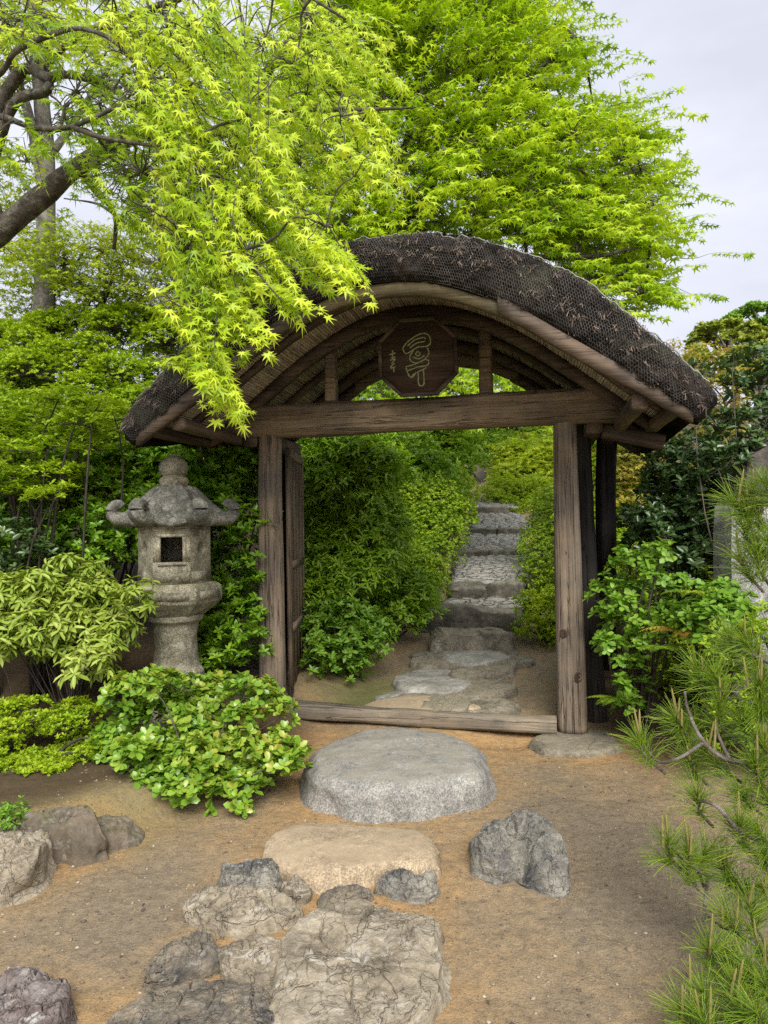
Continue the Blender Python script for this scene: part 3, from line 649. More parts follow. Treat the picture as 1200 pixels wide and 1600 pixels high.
# rear posts and the dark post beside the right door
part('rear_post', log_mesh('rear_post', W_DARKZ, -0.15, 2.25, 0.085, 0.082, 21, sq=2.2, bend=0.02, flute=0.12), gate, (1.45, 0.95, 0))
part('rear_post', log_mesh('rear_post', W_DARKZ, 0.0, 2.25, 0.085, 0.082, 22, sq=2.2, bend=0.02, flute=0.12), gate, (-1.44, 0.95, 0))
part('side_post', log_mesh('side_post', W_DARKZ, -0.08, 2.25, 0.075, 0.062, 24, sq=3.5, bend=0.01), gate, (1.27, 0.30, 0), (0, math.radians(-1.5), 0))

# arch profiles, d = distance from the crown of the arch
XC = 0.03
_dt = np.array([0, .25, .55, .85, 1.1, 1.3, 1.5, 1.7, 1.83]); _zt = np.array([3.277, 3.262, 3.193, 3.065, 2.912, 2.742, 2.560, 2.365, 2.225])
_db = np.array([0, .27, .58, .70, .95, 1.27, 1.50, 1.69]); _zb = np.array([2.966, 2.930, 2.835, 2.755, 2.590, 2.362, 2.200, 2.080])
def evenfit(d, z, deg=3):
    A = np.stack([d ** (2 * k) for k in range(deg + 1)], -1); c = np.linalg.lstsq(A, z, rcond=None)[0]
    return lambda q: sum(c[k] * np.asarray(q, float) ** (2 * k) for k in range(deg + 1))
ZT = evenfit(_dt, _zt); ZB = evenfit(_db, _zb)
ZS = lambda d: ZB(d) + 0.115 - 0.045 * np.clip(np.abs(d) / 1.6, 0, 1) ** 2     # underside of the reed ceiling

def arch_plank(name, mat, d0, d1, top, bot, y0, y1, n=40, seed=0):
    d = np.linspace(d0, d1, n); w = 0.004 * fbm(P3(d * 5, seed * 1.7), 3, seed)
    T = top(d) + w; B = bot(d) + w * 1.5; x = XC + d
    V = np.stack([P3(x, y0, B), P3(x, y1, B), P3(x, y1, T), P3(x, y0, T)], 1).reshape(-1, 3)
    F = [grid_faces(n, 4, True), np.array([[3, 2, 1, 0]]), np.array([[0, 1, 2, 3]]) + (n - 1) * 4]
    return mesh(name, V, F, mat, False)
for s in (-1, 1):
    yf = 1.0 * s
    a, b_ = sorted((yf, yf - 0.055 * s))
    part('bargeboard', arch_plank('bargeboard', W_ARCH, -0.72, 0.72, lambda d: ZB(d) + 0.06, lambda d: ZB(d) - 0.082 + 0.02 * (d / .7) ** 2, a, b_, seed=3 + s), gate)
    a, b_ = sorted((yf + 0.035 * s, yf - 0.02 * s))
    for e in (-1, 1):
        d0, d1 = (0.64, 1.69) if e > 0 else (-1.69, -0.64)
        lt = lambda d: ZB(0.64) + (ZB(1.69) - ZB(0.64)) * (np.abs(d) - .64) / 1.05 + 0.035
        part('bargeboard_end', arch_plank('bargeboard_end', W_DARK, d0, d1, lt, lambda d: lt(d) - 0.10 + 0.02 * np.clip((np.abs(d) - 1.2) / .5, 0, 1), a, b_, n=14, seed=9 + s + e), gate)
for y, hh in ((-0.10, 0.105), (0.42, 0.05), (0.90, 0.09), (-0.55, 0.04)):
    part('arch_rib', arch_plank('arch_rib', W_DARK, -1.62, 1.62, lambda d: ZS(d) - 0.003, lambda d, hh=hh: ZS(d) - 0.003 - hh * (1.0 - 0.15 * np.abs(d)), y - 0.045, y + 0.045, n=50, seed=int(20 + y * 10)), gate)
# eave purlins carried by the beam ends and the rear posts
for e in (-1, 1):
    part('purlin', beam_mesh('purlin', W_DARK, 1.96, 0.085, 0.085, 31 + e, cham=0.01), gate, (XC + e * 1.42, -0.98, float(ZS(1.42)) - 0.16), (0, 0, math.pi / 2))
    part('eave_board', beam_mesh('eave_board', W_DARK, 2.0, 0.09, 0.055, 41 + e, cham=0.008), gate, (XC + e * 1.64, -1.0, float(ZS(1.64)) - 0.035), (0, 0, math.pi / 2))
    part('tie_beam', beam_mesh('tie_beam', W_DARK, 1.05, 0.11, 0.13, 51 + e, cham=0.015), gate, (e * 1.28, -0.05, 2.18), (0, 0, math.pi / 2))
# reed ceiling: thin slats side by side along the arch
dd = np.linspace(-1.66, 1.66, 2000); al = np.concatenate([[0], np.cumsum(np.hypot(np.diff(dd), np.diff(ZS(dd))))])
NS = 180; pitch = al[-1] / NS
SL = [mesh('soffit_slat', box(-pitch * w_, pitch * w_, -0.95, 0.95, 0, 0.010)[0] + np.array([0, 0, h_]), BOXF, W_SLAT) for w_, h_ in ((0.46, 0), (0.43, 0.002), (0.47, 0.001), (0.40, 0.003))]
rs = random.Random(3)
for i in range(NS):
    d = float(np.interp((i + .5) * pitch, al, dd)); sl = float((ZS(d + .01) - ZS(d - .01)) / .02)
    part('soffit_slat', SL[rs.randrange(4)], gate, (XC + d, rs.uniform(-.01, .01), float(ZS(d)) + rs.uniform(0, .003)), (rs.uniform(-.002, .002), -math.atan(sl), rs.uniform(-.003, .003)))
part('ceiling_backing', arch_plank('ceiling_backing', W_DARK, -1.69, 1.69, lambda d: ZS(d) + 0.045, lambda d: ZS(d) + 0.016, -0.96, 0.96, n=60, seed=44), gate)

# ---- thatch
def mat_thatch():
    m, nt, b = material('old black thatch')
    v = coords(nt, (1, 1, 1), rand=False)
    n1 = noise(nt, v, 5, 7, 0.65); n2 = noise(nt, coords(nt, (1.0, 0.4, 1.0), rand=False), 60, 6, 0.75, 0.5); n3 = noise(nt, v, 2.3, 5, 0.6)
    c = ramp(nt, n2, [(0.36, (0.004, 0.0035, 0.003)), (0.54, (0.016, 0.013, 0.011)), (0.70, (0.06, 0.047, 0.038))])
    c = mixc(nt, ramp(nt, n1, [(0.52, 0.0), (0.66, 0.6)]), c, mixc(nt, n2, (0.018, 0.014, 0.012), (0.17, 0.13, 0.105)))
    c = mixc(nt, ramp(nt, n3, [(0.56, 0.0), (0.70, 0.75)]), c, mixc(nt, n2, (0.035, 0.04, 0.022), (0.155, 0.165, 0.10)))     # lichen crust
    nt.links.new(c, b.inputs['Base Color']); b.inputs['Roughness'].default_value = 0.95; b.inputs['Specular IOR Level'].default_value = 0.15
    bump(nt, b, mathn(nt, 'ADD', n2, mathn(nt, 'MULTIPLY', n1, 0.6)), 1.0, 0.03); return m
M_THATCH = mat_thatch()
def thatch_pt(u, w, side=-1, disp=True):
    """point on the gable face of the thatch: u -1..1 along the arch, w 0 lower edge .. 1 top edge (beyond 1: on the roof's back)"""
    u = np.asarray(u, float); w = np.asarray(w, float)
    xb, xt = XC + u * 1.70, XC + u * 1.835
    zb_, zt_ = ZB(u * 1.70), ZT(u * 1.835)
    wc = np.clip(w, 0, 1)
    f = 1 - (1 - wc) ** 1.15
    x = xb + (xt - xb) * f; z = zb_ + (zt_ - zb_) * f
    y = 1.03 + 0.045 * np.sin(math.pi * np.clip(wc, 0, 1) ** 0.8) - 0.10 * np.clip((wc - 0.80) / 0.20, 0, 1) ** 2.0 - 0.05 * wc - 0.03 * (1 - np.clip(wc / .12, 0, 1)) - np.clip(w - 1, 0, 9) * 0.36
    z = z - 0.02 * np.clip((np.abs(u) - 0.93) / 0.07, 0, 1) ** 2
    P = P3(x, y * side * 1.0, z)
    if disp:
        q = P * np.array([5.0, 5.0, 9.0])
        n = 0.014 * fbm(q + 3, 4, 6) + 0.014 * fbm(P * 26, 4, 7)
        P = P + np.stack([0 * n, side * n * np.clip(1.2 - np.clip(w - .8, 0, 1) * 3, 0, 1), n * 0.9 * np.clip((w - .6) * 2.5, 0, 1)], -1)
        sag = 0.012 * fbm(P3(u * 3.1, 2.2), 3, 19)
        P[..., 2] += sag * np.clip(1.2 - np.abs(w - .5) * .2, 0, 1)
    return P
nu = 260; us = np.linspace(-1, 1, nu)
wf = np.linspace(0, 1, 22)
rows = [thatch_pt(us, np.full(nu, w), -1) for w in wf]
back = [thatch_pt(us, np.full(nu, w), 1) for w in wf[::-1][::2]]
yt = np.linspace(-0.86, 0.86, 26)
topz = ZT(us * 1.835); topx = XC + us * 1.835
toprows = []
for y in yt:
    P = P3(topx, np.full(nu, y), topz); n = 0.01 * fbm(P * np.array([4, 4, 4]) + 3, 4, 6) + 0.008 * fbm(P * np.array([30, 8, 30]), 3, 7)
    P[:, 2] += n + 0.012 * (1 - (y / .9) ** 2); toprows.append(P)
botrows = [P3(XC + us * 1.70, np.full(nu, y), ZB(us * 1.70) + np.where(abs(y) < 0.97, 0.175, 0.0)) for y in (0.99, 0.965, -0.965, -0.99)]
sec = np.stack(rows + toprows + back + botrows, 1)           # (nu, m, 3)
m_ = sec.shape[1]
g = Geo(); g.add(sec.reshape(-1, 3), [grid_faces(nu, m_, True)])
for e in (0, nu - 1):                                        # rounded eave ends
    ring = sec[e]; s_ = -1 if e == 0 else 1
    cen = ring.mean(0); k0 = g.n
    rings = [ring] + [cen + (ring - cen) * q + np.array([s_ * a, 0, -a * 0.7]) for q, a in ((0.9, 0.03), (0.65, 0.045), (0.3, 0.05), (0.02, 0.052))]
    n = 0.012
    rings = [r_ + (0 if i == 0 else n * np.stack([fbm(r_ * 14, 3, 31)] * 3, -1)) for i, r_ in enumerate(rings)]
    f = grid_faces(len(rings), m_, True); g.add(np.concatenate(rings), [f if e else f[:, ::-1]])
thatch = part('thatch', g.mesh('thatch', M_THATCH, True), gate)
# straw ends bristling from the gable faces
rt = np.random.default_rng(8)
def straw(n, side, wlo, whi, L):
    u = rt.uniform(-1, 1, n); w = rt.uniform(wlo, whi, n); P0 = thatch_pt(u, w, side)
    D = np.stack([rt.normal(0, .35, n), side * (0.8 + 0 * u), rt.normal(-.35, .4, n)], -1); D[:, 2] += np.clip(w - .75, 0, 1) * 3.0; D = nrm(D)
    Ln = L * rt.uniform(.4, 1.3, n)[:, None]; P1 = P0 + D * Ln; S = nrm(np.cross(D, rt.normal(0, 1, (n, 3)))) * rt.uniform(.0012, .0032, n)[:, None]
    V = np.stack([P0 - S - D * .02, P0 + S - D * .02, P1 + S * .6 + np.array([0, 0, -.004]), P1 - S * .6 + np.array([0, 0, -.004])], 1)
    return V.reshape(-1, 3), np.arange(4 * n).reshape(n, 4), np.repeat(rt.random(n), 4)
gs = Geo()
for _ in range(230):       # ragged tufts pulled out through the netting
    u0 = rt.uniform(-1, 1); w0 = rt.uniform(.25, 1.05); k = rt.integers(6, 16)
    u = np.clip(u0 + rt.normal(0, .006, k), -1, 1); P0 = thatch_pt(u, np.clip(w0 + rt.normal(0, .03, k), 0, 1.2), -1); D = nrm(np.stack([rt.normal(.1, .4, k), -.5 + 0 * u, rt.normal(-.6, .3, k)], -1)); S_ = nrm(np.cross(D, rt.normal(0, 1, (k, 3)))) * .0018
    P1 = P0 + D * rt.uniform(.02, .055, k)[:, None] + np.array([0, -.012, 0]); P0 = P0 + np.array([0, -.004, 0])
    gs.add(np.stack([P0 - S_, P0 + S_, P1 + S_ * .5, P1 - S_ * .5], 1).reshape(-1, 3), np.arange(4 * k).reshape(k, 4), np.repeat(rt.uniform(.8, 1, k), 4))
for a in ((3200, -1, 0.0, 0.9, 0.016), (2600, -1, 0.86, 1.3, 0.035), (1500, 1, 0, 1.0, 0.03)): gs.add(*straw(*a))
m, nt, b = material('straw ends'); a = nd(nt, 'Attribute', attribute_name='rnd')
nt.links.new(ramp(nt, a.outputs['Fac'], [(0, (0.012, 0.010, 0.009)), (0.7, (0.05, 0.038, 0.03)), (0.9, (0.14, 0.10, 0.075)), (1, (0.32, 0.25, 0.19))]), b.inputs['Base Color']); b.inputs['Roughness'].default_value = 0.9
part('straw', gs.mesh('straw', m), gate, kind='stuff')
# hexagonal wire netting over the gable face
def netting():
    pitch_ = 0.0195; hh = pitch_ / math.sqrt(3)     # hexagon side
    Ls, Lw = 4.55, 0.50; segs = {}
    def key(p): return (round(p[0] * 5000), round(p[1] * 5000))
    nr_ = int(Lw / (1.5 * hh)); nc = int(Ls / pitch_); A = []; B = []
    r, c = np.meshgrid(np.arange(nr_), np.arange(nc), indexing='ij')
    cx = (c + 0.5 * (r % 2)) * pitch_; cy_ = r * 1.5 * hh
    # three edges of each hexagon cover the whole net
    v = [(0, hh), (pitch_ / 2, hh / 2), (pitch_ / 2, -hh / 2), (0, -hh)]
    for k in range(3):
        A.append(np.stack([cx + v[k][0], cy_ + v[k][1]], -1).reshape(-1, 2)); B.append(np.stack([cx + v[k + 1][0], cy_ + v[k + 1][1]], -1).reshape(-1, 2))
    A, B = np.concatenate(A), np.concatenate(B)
    def mp(q):
        u = q[:, 0] / Ls * 2 - 1; w = q[:, 1] / 0.36
        warp = 0.03 * fbm(P3(u * 6, w * 2), 2, 3)
        P = thatch_pt(np.clip(u + warp * .05, -1, 1), np.clip(w + warp, 0.02, 2), -1)
        P[:, 1] -= 0.010 + 0.006 * vnoise(P * 9, 4); P[:, 2] += 0.012 * np.clip((w - .7) * 3, 0, 1); return P
    P0, P1 = mp(A), mp(B)
    ok = np.linalg.norm(P1 - P0, axis=1) < 0.06
    return tubes(np.stack([P0[ok], P1[ok]], 1), np.full((ok.sum(), 2), 0.0010), 3)
M_WIRE = mat_plain('dull galvanised wire', (0.022, 0.020, 0.018), (0.20, 0.18, 0.16), 5, 0.6, 0.1)
V, F = netting(); part('wire_netting', mesh('wire_netting', V, F, M_WIRE), gate, kind='stuff')
M_ROPE = mat_plain('pale tie wire', (0.16, 0.15, 0.13), (0.34, 0.32, 0.29), 30, 0.6, 0.1)
u = np.linspace(-0.98, 0.98, 240); P = thatch_pt(u, np.full(240, 0.97) + 0.05 * fbm(P3(u * 5, 1.0), 3, 2), -1); P[:, 2] += 0.016; P[:, 1] -= 0.012
V, F = tubes(P, np.full(240, 0.0042), 6); part('tie_wire', mesh('tie_wire', V, F, M_ROPE, True), gate)

# ---- doors, both swung inwards
def door(name, hinge, far, z0=0.10, z1=2.12, flip=1):
    hinge, far = np.array(hinge), np.array(far); L = float(np.linalg.norm(far - hinge)); ang = math.atan2(far[1] - hinge[1], far[0] - hinge[0]) - math.pi / 2
    T = 0.034
    g = Geo()
    for y0, y1 in ((0, .075), (L - .065, L)): g.add(*box(-T / 2, T / 2, y0, y1, z0, z1))
    o = part(name, g.mesh(name, W_DOOR), gate, (hinge[0], hinge[1], 0), (0, 0, ang))
    for za, zb_ in ((z1 - .075, z1 - .002), (1.16, 1.215), (0.66, 0.715), (z0 + .002, z0 + .09)):
        part('rail', mesh('rail', *box(-T / 2 - .004, T / 2 + .004, .073, L - .063, za, zb_), W_DOORX), o)
    n = 4; bw = (L - .14) / n
    for k in range(n):
        part('board', mesh('board', *box(-.008, .008, .076 + k * bw, .073 + (k + 1) * bw - .004, z0 + .05, z1 - .04), W_DOOR), o, (0.002 * (k % 2), 0, 0))
    for k in range(1, n):
        part('batten', mesh('batten', *box(-.015, .015, .075 + k * bw - .013, .075 + k * bw + .011, z0 + .085, z1 - .075), W_DOOR), o)
    return o
def g2l(X, Y):   # world xy -> gate-local xy
    c, s = math.cos(-GATE_ROT), math.sin(-GATE_ROT); dx, dy = X - 0.24, Y - 5.26; return (c * dx - s * dy, s * dx + c * dy)
door('door', g2l(-0.755, 5.60), g2l(-0.748, 6.50))
door('door', g2l(1.435, 5.28), g2l(1.70, 6.12))

# ---- octagonal name plaque hanging over the lintel
plaque = thing('name_plaque', 'dark octagonal wooden name board with pale green calligraphy above the lintel', 'plaque', (0.24 + 0.02, 5.26 - 0.29, 2.40), GATE_ROT)
PW, PH = 0.275, 0.265
t_ = 0.46
oc = np.array([[-t_, -1], [t_, -1], [1, -t_], [1, t_], [t_, 1], [-t_, 1], [-1, t_], [-1, -t_]]) * np.array([PW, PH]); oc[:, 1] += PH
V = np.concatenate([np.c_[oc[:, 0], np.full(8, -.012), oc[:, 1]], np.c_[oc[:, 0], np.full(8, .022), oc[:, 1]]])
F = [np.arange(8)[None], np.arange(8, 16)[None, ::-1], np.array([[i, i + 8, (i + 1) % 8 + 8, (i + 1) % 8] for i in range(8)])]
tiltx = math.radians(4)
part('board', mesh('board', V, F, W_PLAQ), plaque, rot=(tiltx, 0, 0))
for i in range(8):
    a, b_ = oc[i], oc[(i + 1) % 8]; L = np.linalg.norm(b_ - a); cen = np.array([0, PH])
    ia, ib = cen + (a - cen) * 0.93, cen + (b_ - cen) * 0.93; oa, ob = cen + (a - cen) * 1.015, cen + (b_ - cen) * 1.015
    q = [oa, ob, ib, ia]; V = np.array([[p[0], -.022, p[1]] for p in q] + [[p[0], .024, p[1]] for p in q])
    part('edge_strip', mesh('edge_strip', V, BOXF[:, ::-1], W_DARK), plaque, rot=(tiltx, 0, 0))
STROKES = [[(395, 372), (390, 350), (415, 320), (460, 292), (500, 283), (526, 300), (530, 335), (508, 350), (470, 350), (440, 364), (408, 380), (395, 372)], [(412, 342), (450, 314), (492, 304), (508, 312)], [(424, 352), (460, 330), (505, 324)],
           [(442, 368), (424, 395), (430, 420), (462, 430), (500, 414), (521, 385), (515, 358)], [(452, 385), (464, 373), (476, 385), (465, 396), (452, 385)], [(403, 446), (450, 436), (500, 416), (519, 425), (511, 446), (460, 452), (410, 466), (403, 446)],
           [(405, 470), (425, 500), (445, 485), (480, 470), (508, 458)], [(464, 480), (466, 541), (491, 541), (492, 468)], [(412, 492), (432, 502), (456, 478)], [(440, 400), (470, 410), (500, 395)],
           [(318, 380), (350, 372)], [(335, 358), (334, 402)], [(325, 395), (348, 392)], [(322, 408), (348, 402), (330, 424), (346, 428)], [(336, 428), (322, 448), (348, 442)], [(338, 444), (338, 472)]]
M_PAINT = mat_plain('pale green paint', (0.20, 0.22, 0.10), (0.40, 0.42, 0.22), 90, 0.7, 0.2)
gl = Geo()
for s in STROKES:
    q = np.array(s, float); px = 500 + q[:, 0] / 3.3333; py = 440 + q[:, 1] / 3.3333
    # board spans 579..699 by 502..619 in the photo
    x = ((px - 579) / 120 * 2 - 1) * PW; z = PH * 2 * (1 - (py - 502) / 117)
    pth = smooth_path(np.stack([x, np.full(len(x), -.0145), z], -1), 10 * len(x)); gl.add(*tubes(pth, np.full(len(pth), 0.0056), 6, True))
part('lettering', gl.mesh('lettering', M_PAINT, True), plaque, rot=(tiltx, 0, 0))

# ================================================================ stone lantern
LX, LY = -1.475, 5.0
M_LAN = mat_stone('lantern granite', (0.085, 0.078, 0.052), (0.24, 0.215, 0.15), (0.38, 0.345, 0.245), 7, speck=0.65, lichen=(0.37, 0.36, 0.28), moss=(0.16, 0.155, 0.06), bstr=0.8, bdist=0.01)
M_LANTOP = mat_stone('dark lichened granite', (0.055, 0.055, 0.045), (0.145, 0.14, 0.115), (0.27, 0.26, 0.21), 8, speck=0.6, lichen=(0.34, 0.335, 0.28), bstr=0.9, bdist=0.012)
lan = thing('stone_lantern', 'old granite garden lantern with curled hexagonal cap left of the gate', 'lantern', (LX, LY, 0.10), math.radians(11))
ZO = 0.10
def hexring(r, rot=0.0, n=6): return [(r * math.cos(math.radians(60 * k) + rot), r * math.sin(math.radians(60 * k) + rot)) for k in range(n)]
def lathe(name, prof, mat, n=40, hexa=0.0, seed=0, amp=0.006, rot=0.0):
    """prof list of (r,z); hexa 0 round .. 1 hexagonal"""
    th = np.linspace(0, 2 * math.pi, n, endpoint=False)
    k = math.pi / 3; hexr = math.cos(k / 2) / np.cos(((th - rot) % k) - k / 2)
    R = np.array([p[0] for p in prof])[:, None] * (1 + hexa * (hexr - 1))[None]; Z = np.array([p[1] for p in prof])[:, None] * np.ones((1, n))
    P = P3(R * np.cos(th), R * np.sin(th), Z); d = amp * fbm(P * 14 + seed, 4, seed); P[..., 0] += d * np.cos(th); P[..., 1] += d * np.sin(th); P[..., 2] += d * 0.5
    V = P.reshape(-1, 3); F = [grid_faces(len(prof), n, True), np.arange(n)[None, ::-1], (np.arange(n) + (len(prof) - 1) * n)[None]]
    return mesh(name, V, F, mat, 32 if hexa > .5 else True)
z = lambda py: CAM_Z + (823.5 - py) / 222.0 - ZO
def dens(pr, k=4):
    out = []
    for a, b_ in zip(pr[:-1], pr[1:]):
        for i in range(k): out.append((a[0] + (b_[0] - a[0]) * i / k, a[1] + (b_[1] - a[1]) * i / k))
    return out + [pr[-1]]
part('base', lathe('base', dens([(0.27, -.05), (0.27, .10), (0.24, .16), (0.20, .2)]), M_LAN, 48, 0.6, 5), lan)
part('shaft', lathe('shaft', dens([(0.175, .15), (0.178, z(1072)), (0.190, z(1060)), (0.190, z(1046)), (0.158, z(1038)), (0.147, z(1000)), (0.155, z(972)), (0.190, z(966)), (0.195, z(958))], 5), M_LAN, 48, 0.0, 9, 0.007), lan)
part('platform', lathe('platform', dens([(0.18, z(962)), (0.22, z(955)), (0.27, z(946)), (0.315, z(938)), (0.322, z(934)), (0.322, z(918)), (0.318, z(914)), (0.30, z(911)), (0.28, z(908.5))], 4), M_LAN, 72, 1.0, 12, 0.007), lan)
for k in range(6):   # carved panel on each side of the platform
    a = math.radians(60 * k + 30); r = 0.322 * math.cos(math.pi / 6)
    pm = mesh('platform_panel', *box(-0.115, 0.115, -0.004, 0.008, -0.028, 0.028), M_LAN)
    part('platform_panel', pm, lan, (r * math.cos(a), r * math.sin(a), z(926)), (0, 0, a - math.pi / 2))
# fire box: six walls, openings cut through
FB_R, FB0, FB1 = 0.245, z(909), z(815)
ap = FB_R * math.cos(math.pi / 6); side = FB_R
def wall_panel(kind):
    g = Geo(); h = FB1 - FB0; w = side / 2; T = 0.05
    if kind == 'window':
        x, za, zb_ = 0.072, h * 0.36, h * 0.76
        for q in ((-w, w, 0, za), (-w, w, zb_, h), (-w, -x, za, zb_), (x, w, za, zb_)): g.add(*box(q[0] + (0.0 if q[0] == -w else 0), q[1], -T, 0, q[2], q[3]))
        for q in ((-x - .022, x + .022, za - .022, za), (-x - .022, x + .022, zb_, zb_ + .022), (-x - .022, -x, za, zb_), (x, x + .022, za, zb_)): g.add(*box(q[0], q[1], -.002, .010, q[2], q[3]))
    elif kind == 'round':
        n = 24; r = 0.043; cz = h * 0.58; th = np.linspace(0, 2 * math.pi, n, endpoint=False)
        c, s = np.cos(th), np.sin(th); inn = np.stack([r * c, cz + r * s], -1)
        k = np.minimum(np.where(c > 0, w / np.maximum(c, 1e-6), w / np.maximum(-c, 1e-6)), np.where(s > 0, (h - cz) / np.maximum(s, 1e-6), cz / np.maximum(-s, 1e-6)))
        out = np.stack([k * c, cz + k * s], -1); cor = np.array([[w, h], [-w, h], [-w, 0], [w, 0]])
        for q in cor: out[np.argmin(np.hypot(*(out - q).T))] = q
        mid = np.stack([r * 1.35 * c, cz + r * 1.35 * s], -1)
        V = np.concatenate([np.c_[out[:, 0], np.zeros(n), out[:, 1]], np.c_[mid[:, 0], np.full(n, 0.008), mid[:, 1]], np.c_[inn[:, 0], np.full(n, .006), inn[:, 1]], np.c_[inn[:, 0], np.full(n, -T), inn[:, 1]]])
        g.add(V, grid_faces(4, n, True))
    else:
        g.add(*box(-w, w, -T, 0, 0, h)); g.add(*box(-w * .6, w * .6, -.002, .008, h * .25, h * .8))
    g.add(*box(-w * .92, w * .92, -.002, .009, h * .05, h * .20))
    for j in range(3): g.add(*box(-w * .95, w * .95, -.002, .006, h * (.86 + .045 * j), h * (.885 + .045 * j)))
    return g.mesh('fire_box_wall', M_LAN)
for k, kd in enumerate(['plain', 'plain', 'plain', 'round', 'window', 'round']):
    a = math.radians(60 * k + 30)
    part('fire_box_wall', wall_panel(kd), lan, (ap * math.cos(a), ap * math.sin(a), FB0), (0, 0, a - math.pi / 2))
# cap with six curled corners
def cap():
    n = 96; th = np.linspace(0, 2 * math.pi, n, endpoint=False); kk = math.pi / 3
    hexr = math.cos(kk / 2) / np.cos((th % kk) - kk / 2); cor = (np.cos(6 * th) * .5 + .5) ** 3
    rs_ = np.concatenate([np.linspace(0.26, 1.0, 22), [1.0, .97, .90, .6]]); zt = np.concatenate([1 - np.linspace(0, 1, 22) ** 1.5, [-.10, -.17, -.16, -.14]])
    Rm = 0.325; hgt = z(759) - z(812)
    R = rs_[:, None] * Rm * hexr[None] * 1.0 * (1 + 0.10 * cor[None] * rs_[:, None] ** 3); Zb = z(812) + zt[:, None] * hgt
    Z = Zb + 0.045 * cor[None] * np.clip(rs_[:, None], 0, 1) ** 5 * (zt[:, None] > -0.5)
    Z = Z + 0.02 * cor[None] * np.sin(np.clip(rs_, 0, 1) * math.pi)[:, None]            # ribs down to the corners
    P = P3(R * np.cos(th), R * np.sin(th), Z); d = .008 * fbm(P * 12, 4, 3); P[..., 2] += d
    return mesh('cap', P.reshape(-1, 3), [grid_faces(len(rs_), n, True), np.arange(n)[None, ::-1], (np.arange(n) + (len(rs_) - 1) * n)[None]], M_LANTOP, True)
capo = part('cap', cap(), lan)
def curl():
    t = np.linspace(0, 1, 26); a = -0.37 + t * 3.9; r = 0.050 * (1 - 0.45 * t)
    pth = np.stack([np.concatenate([[-.13, -.07], 0.028 + r * np.cos(a - 1.2)]), np.zeros(28), np.concatenate([[-.004, -.018], 0.040 + r * np.sin(a - 1.2)])], -1)
    rad = np.concatenate([[.045, .046], 0.044 - 0.014 * t])
    V, F = tubes(pth, rad, 12, True); V = V + .004 * np.stack([fbm(V * 20, 3, k) for k in (1, 2, 3)], -1)
    V[:, 1] *= 1.15
    return mesh('curl', V, F, M_LANTOP, True)
CU = curl()
for k in range(6):
    a = math.radians(60 * k); part('curl', CU, capo, (0.335 * math.cos(a), 0.335 * math.sin(a), z(806)), (0, 0, a)).scale = (1.12, 1.2, 1.15)
part('finial', lathe('finial', dens([(.08, z(766)), (.09, z(758)), (.096, z(754)), (.099, z(750)), (.090, z(746)), (.072, z(743.5)), (.088, z(740)), (.100, z(734)), (.099, z(728)), (.088, z(722)), (.062, z(716)), (.030, z(712)), (.004, z(708))], 3), M_LAN, 32, 0, 21, .005), lan)
# ================================================================ plants: helpers
def fan(pts, z=None):
    n = len(pts); V = np.array([[0, 0, 0]] + [[p[0], p[1], 0] for p in pts], float)
    return V, np.array([[0, i, i + 1] for i in range(1, n)])
def tmpl_maple(lobes, notch, droop=0.22, w=0.0):
    """star leaf, stalk at the origin, middle lobe towards +y"""
    pts = []
    for i, (a, l) in enumerate(lobes):
        a = math.radians(a)
        if i:
            pa, pl = lobes[i - 1]; am = (math.radians(pa) + a) / 2; pts.append((notch * math.sin(am), notch * math.cos(am)))
        pts.append((l * math.sin(a), l * math.cos(a)))
    V, F = fan(pts); r = np.hypot(V[:, 0], V[:, 1]); V[:, 2] = -droop * r ** 2
    V[1:, 2] += np.where(r[1:] < notch * 1.1, -0.06, 0.0); return V, F
MAPLE7 = tmpl_maple([(-128, .34), (-92, .62), (-46, .88), (0, 1.0), (46, .88), (92, .62), (128, .34)], .235)
MAPLE7B = tmpl_maple([(-120, .30), (-84, .58), (-40, .86), (0, 1.0), (43, .82), (88, .60), (124, .28)], .20, .55)
MAPLE7C = tmpl_maple([(-126, .38), (-95, .66), (-50, .90), (0, .96), (45, .90), (90, .55), (130, .36)], .26, -.05)
MAPLE5 = tmpl_maple([(-105, .52), (-52, .85), (0, 1.0), (52, .85), (105, .52)], .30)
def tmpl_oval(w, fold=0.10, droop=0.15, wide=0.45, sharp=1.0):
    V = np.array([[0, 0, 0], [-w * .72, wide * .55, fold * .7], [0, wide * .5, 0], [w * .72, wide * .55, fold * .7], [-w * .80, wide + .25, fold], [0, wide + .25, 0], [w * .80, wide + .25, fold], [0, 1, 0]], float)
    V[:, 2] -= droop * V[:, 1] ** 2
    return V, [np.array([[0, 2, 1], [0, 3, 2], [4, 5, 7], [5, 6, 7]]), np.array([[1, 2, 5, 4], [2, 3, 6, 5]])]
OVAL = tmpl_oval(.24); WIDE = tmpl_oval(.36, .08, .12, .5); NARROW = tmpl_oval(.17, .08, .22)
def tmpl_small(w):
    V = np.array([[0, 0, 0], [-w, .5, .10], [0, 1, -.08], [w, .5, .10], [0, .5, 0]], float)
    return V, np.array([[0, 4, 1], [1, 4, 2], [0, 3, 4], [3, 2, 4]])
SMALL = tmpl_small(.26)
QUAD = (np.array([[0, 0, 0], [-.3, .5, .12], [0, 1, -.06], [.3, .5, .12]], float), np.array([[0, 3, 1], [3, 2, 1]]))

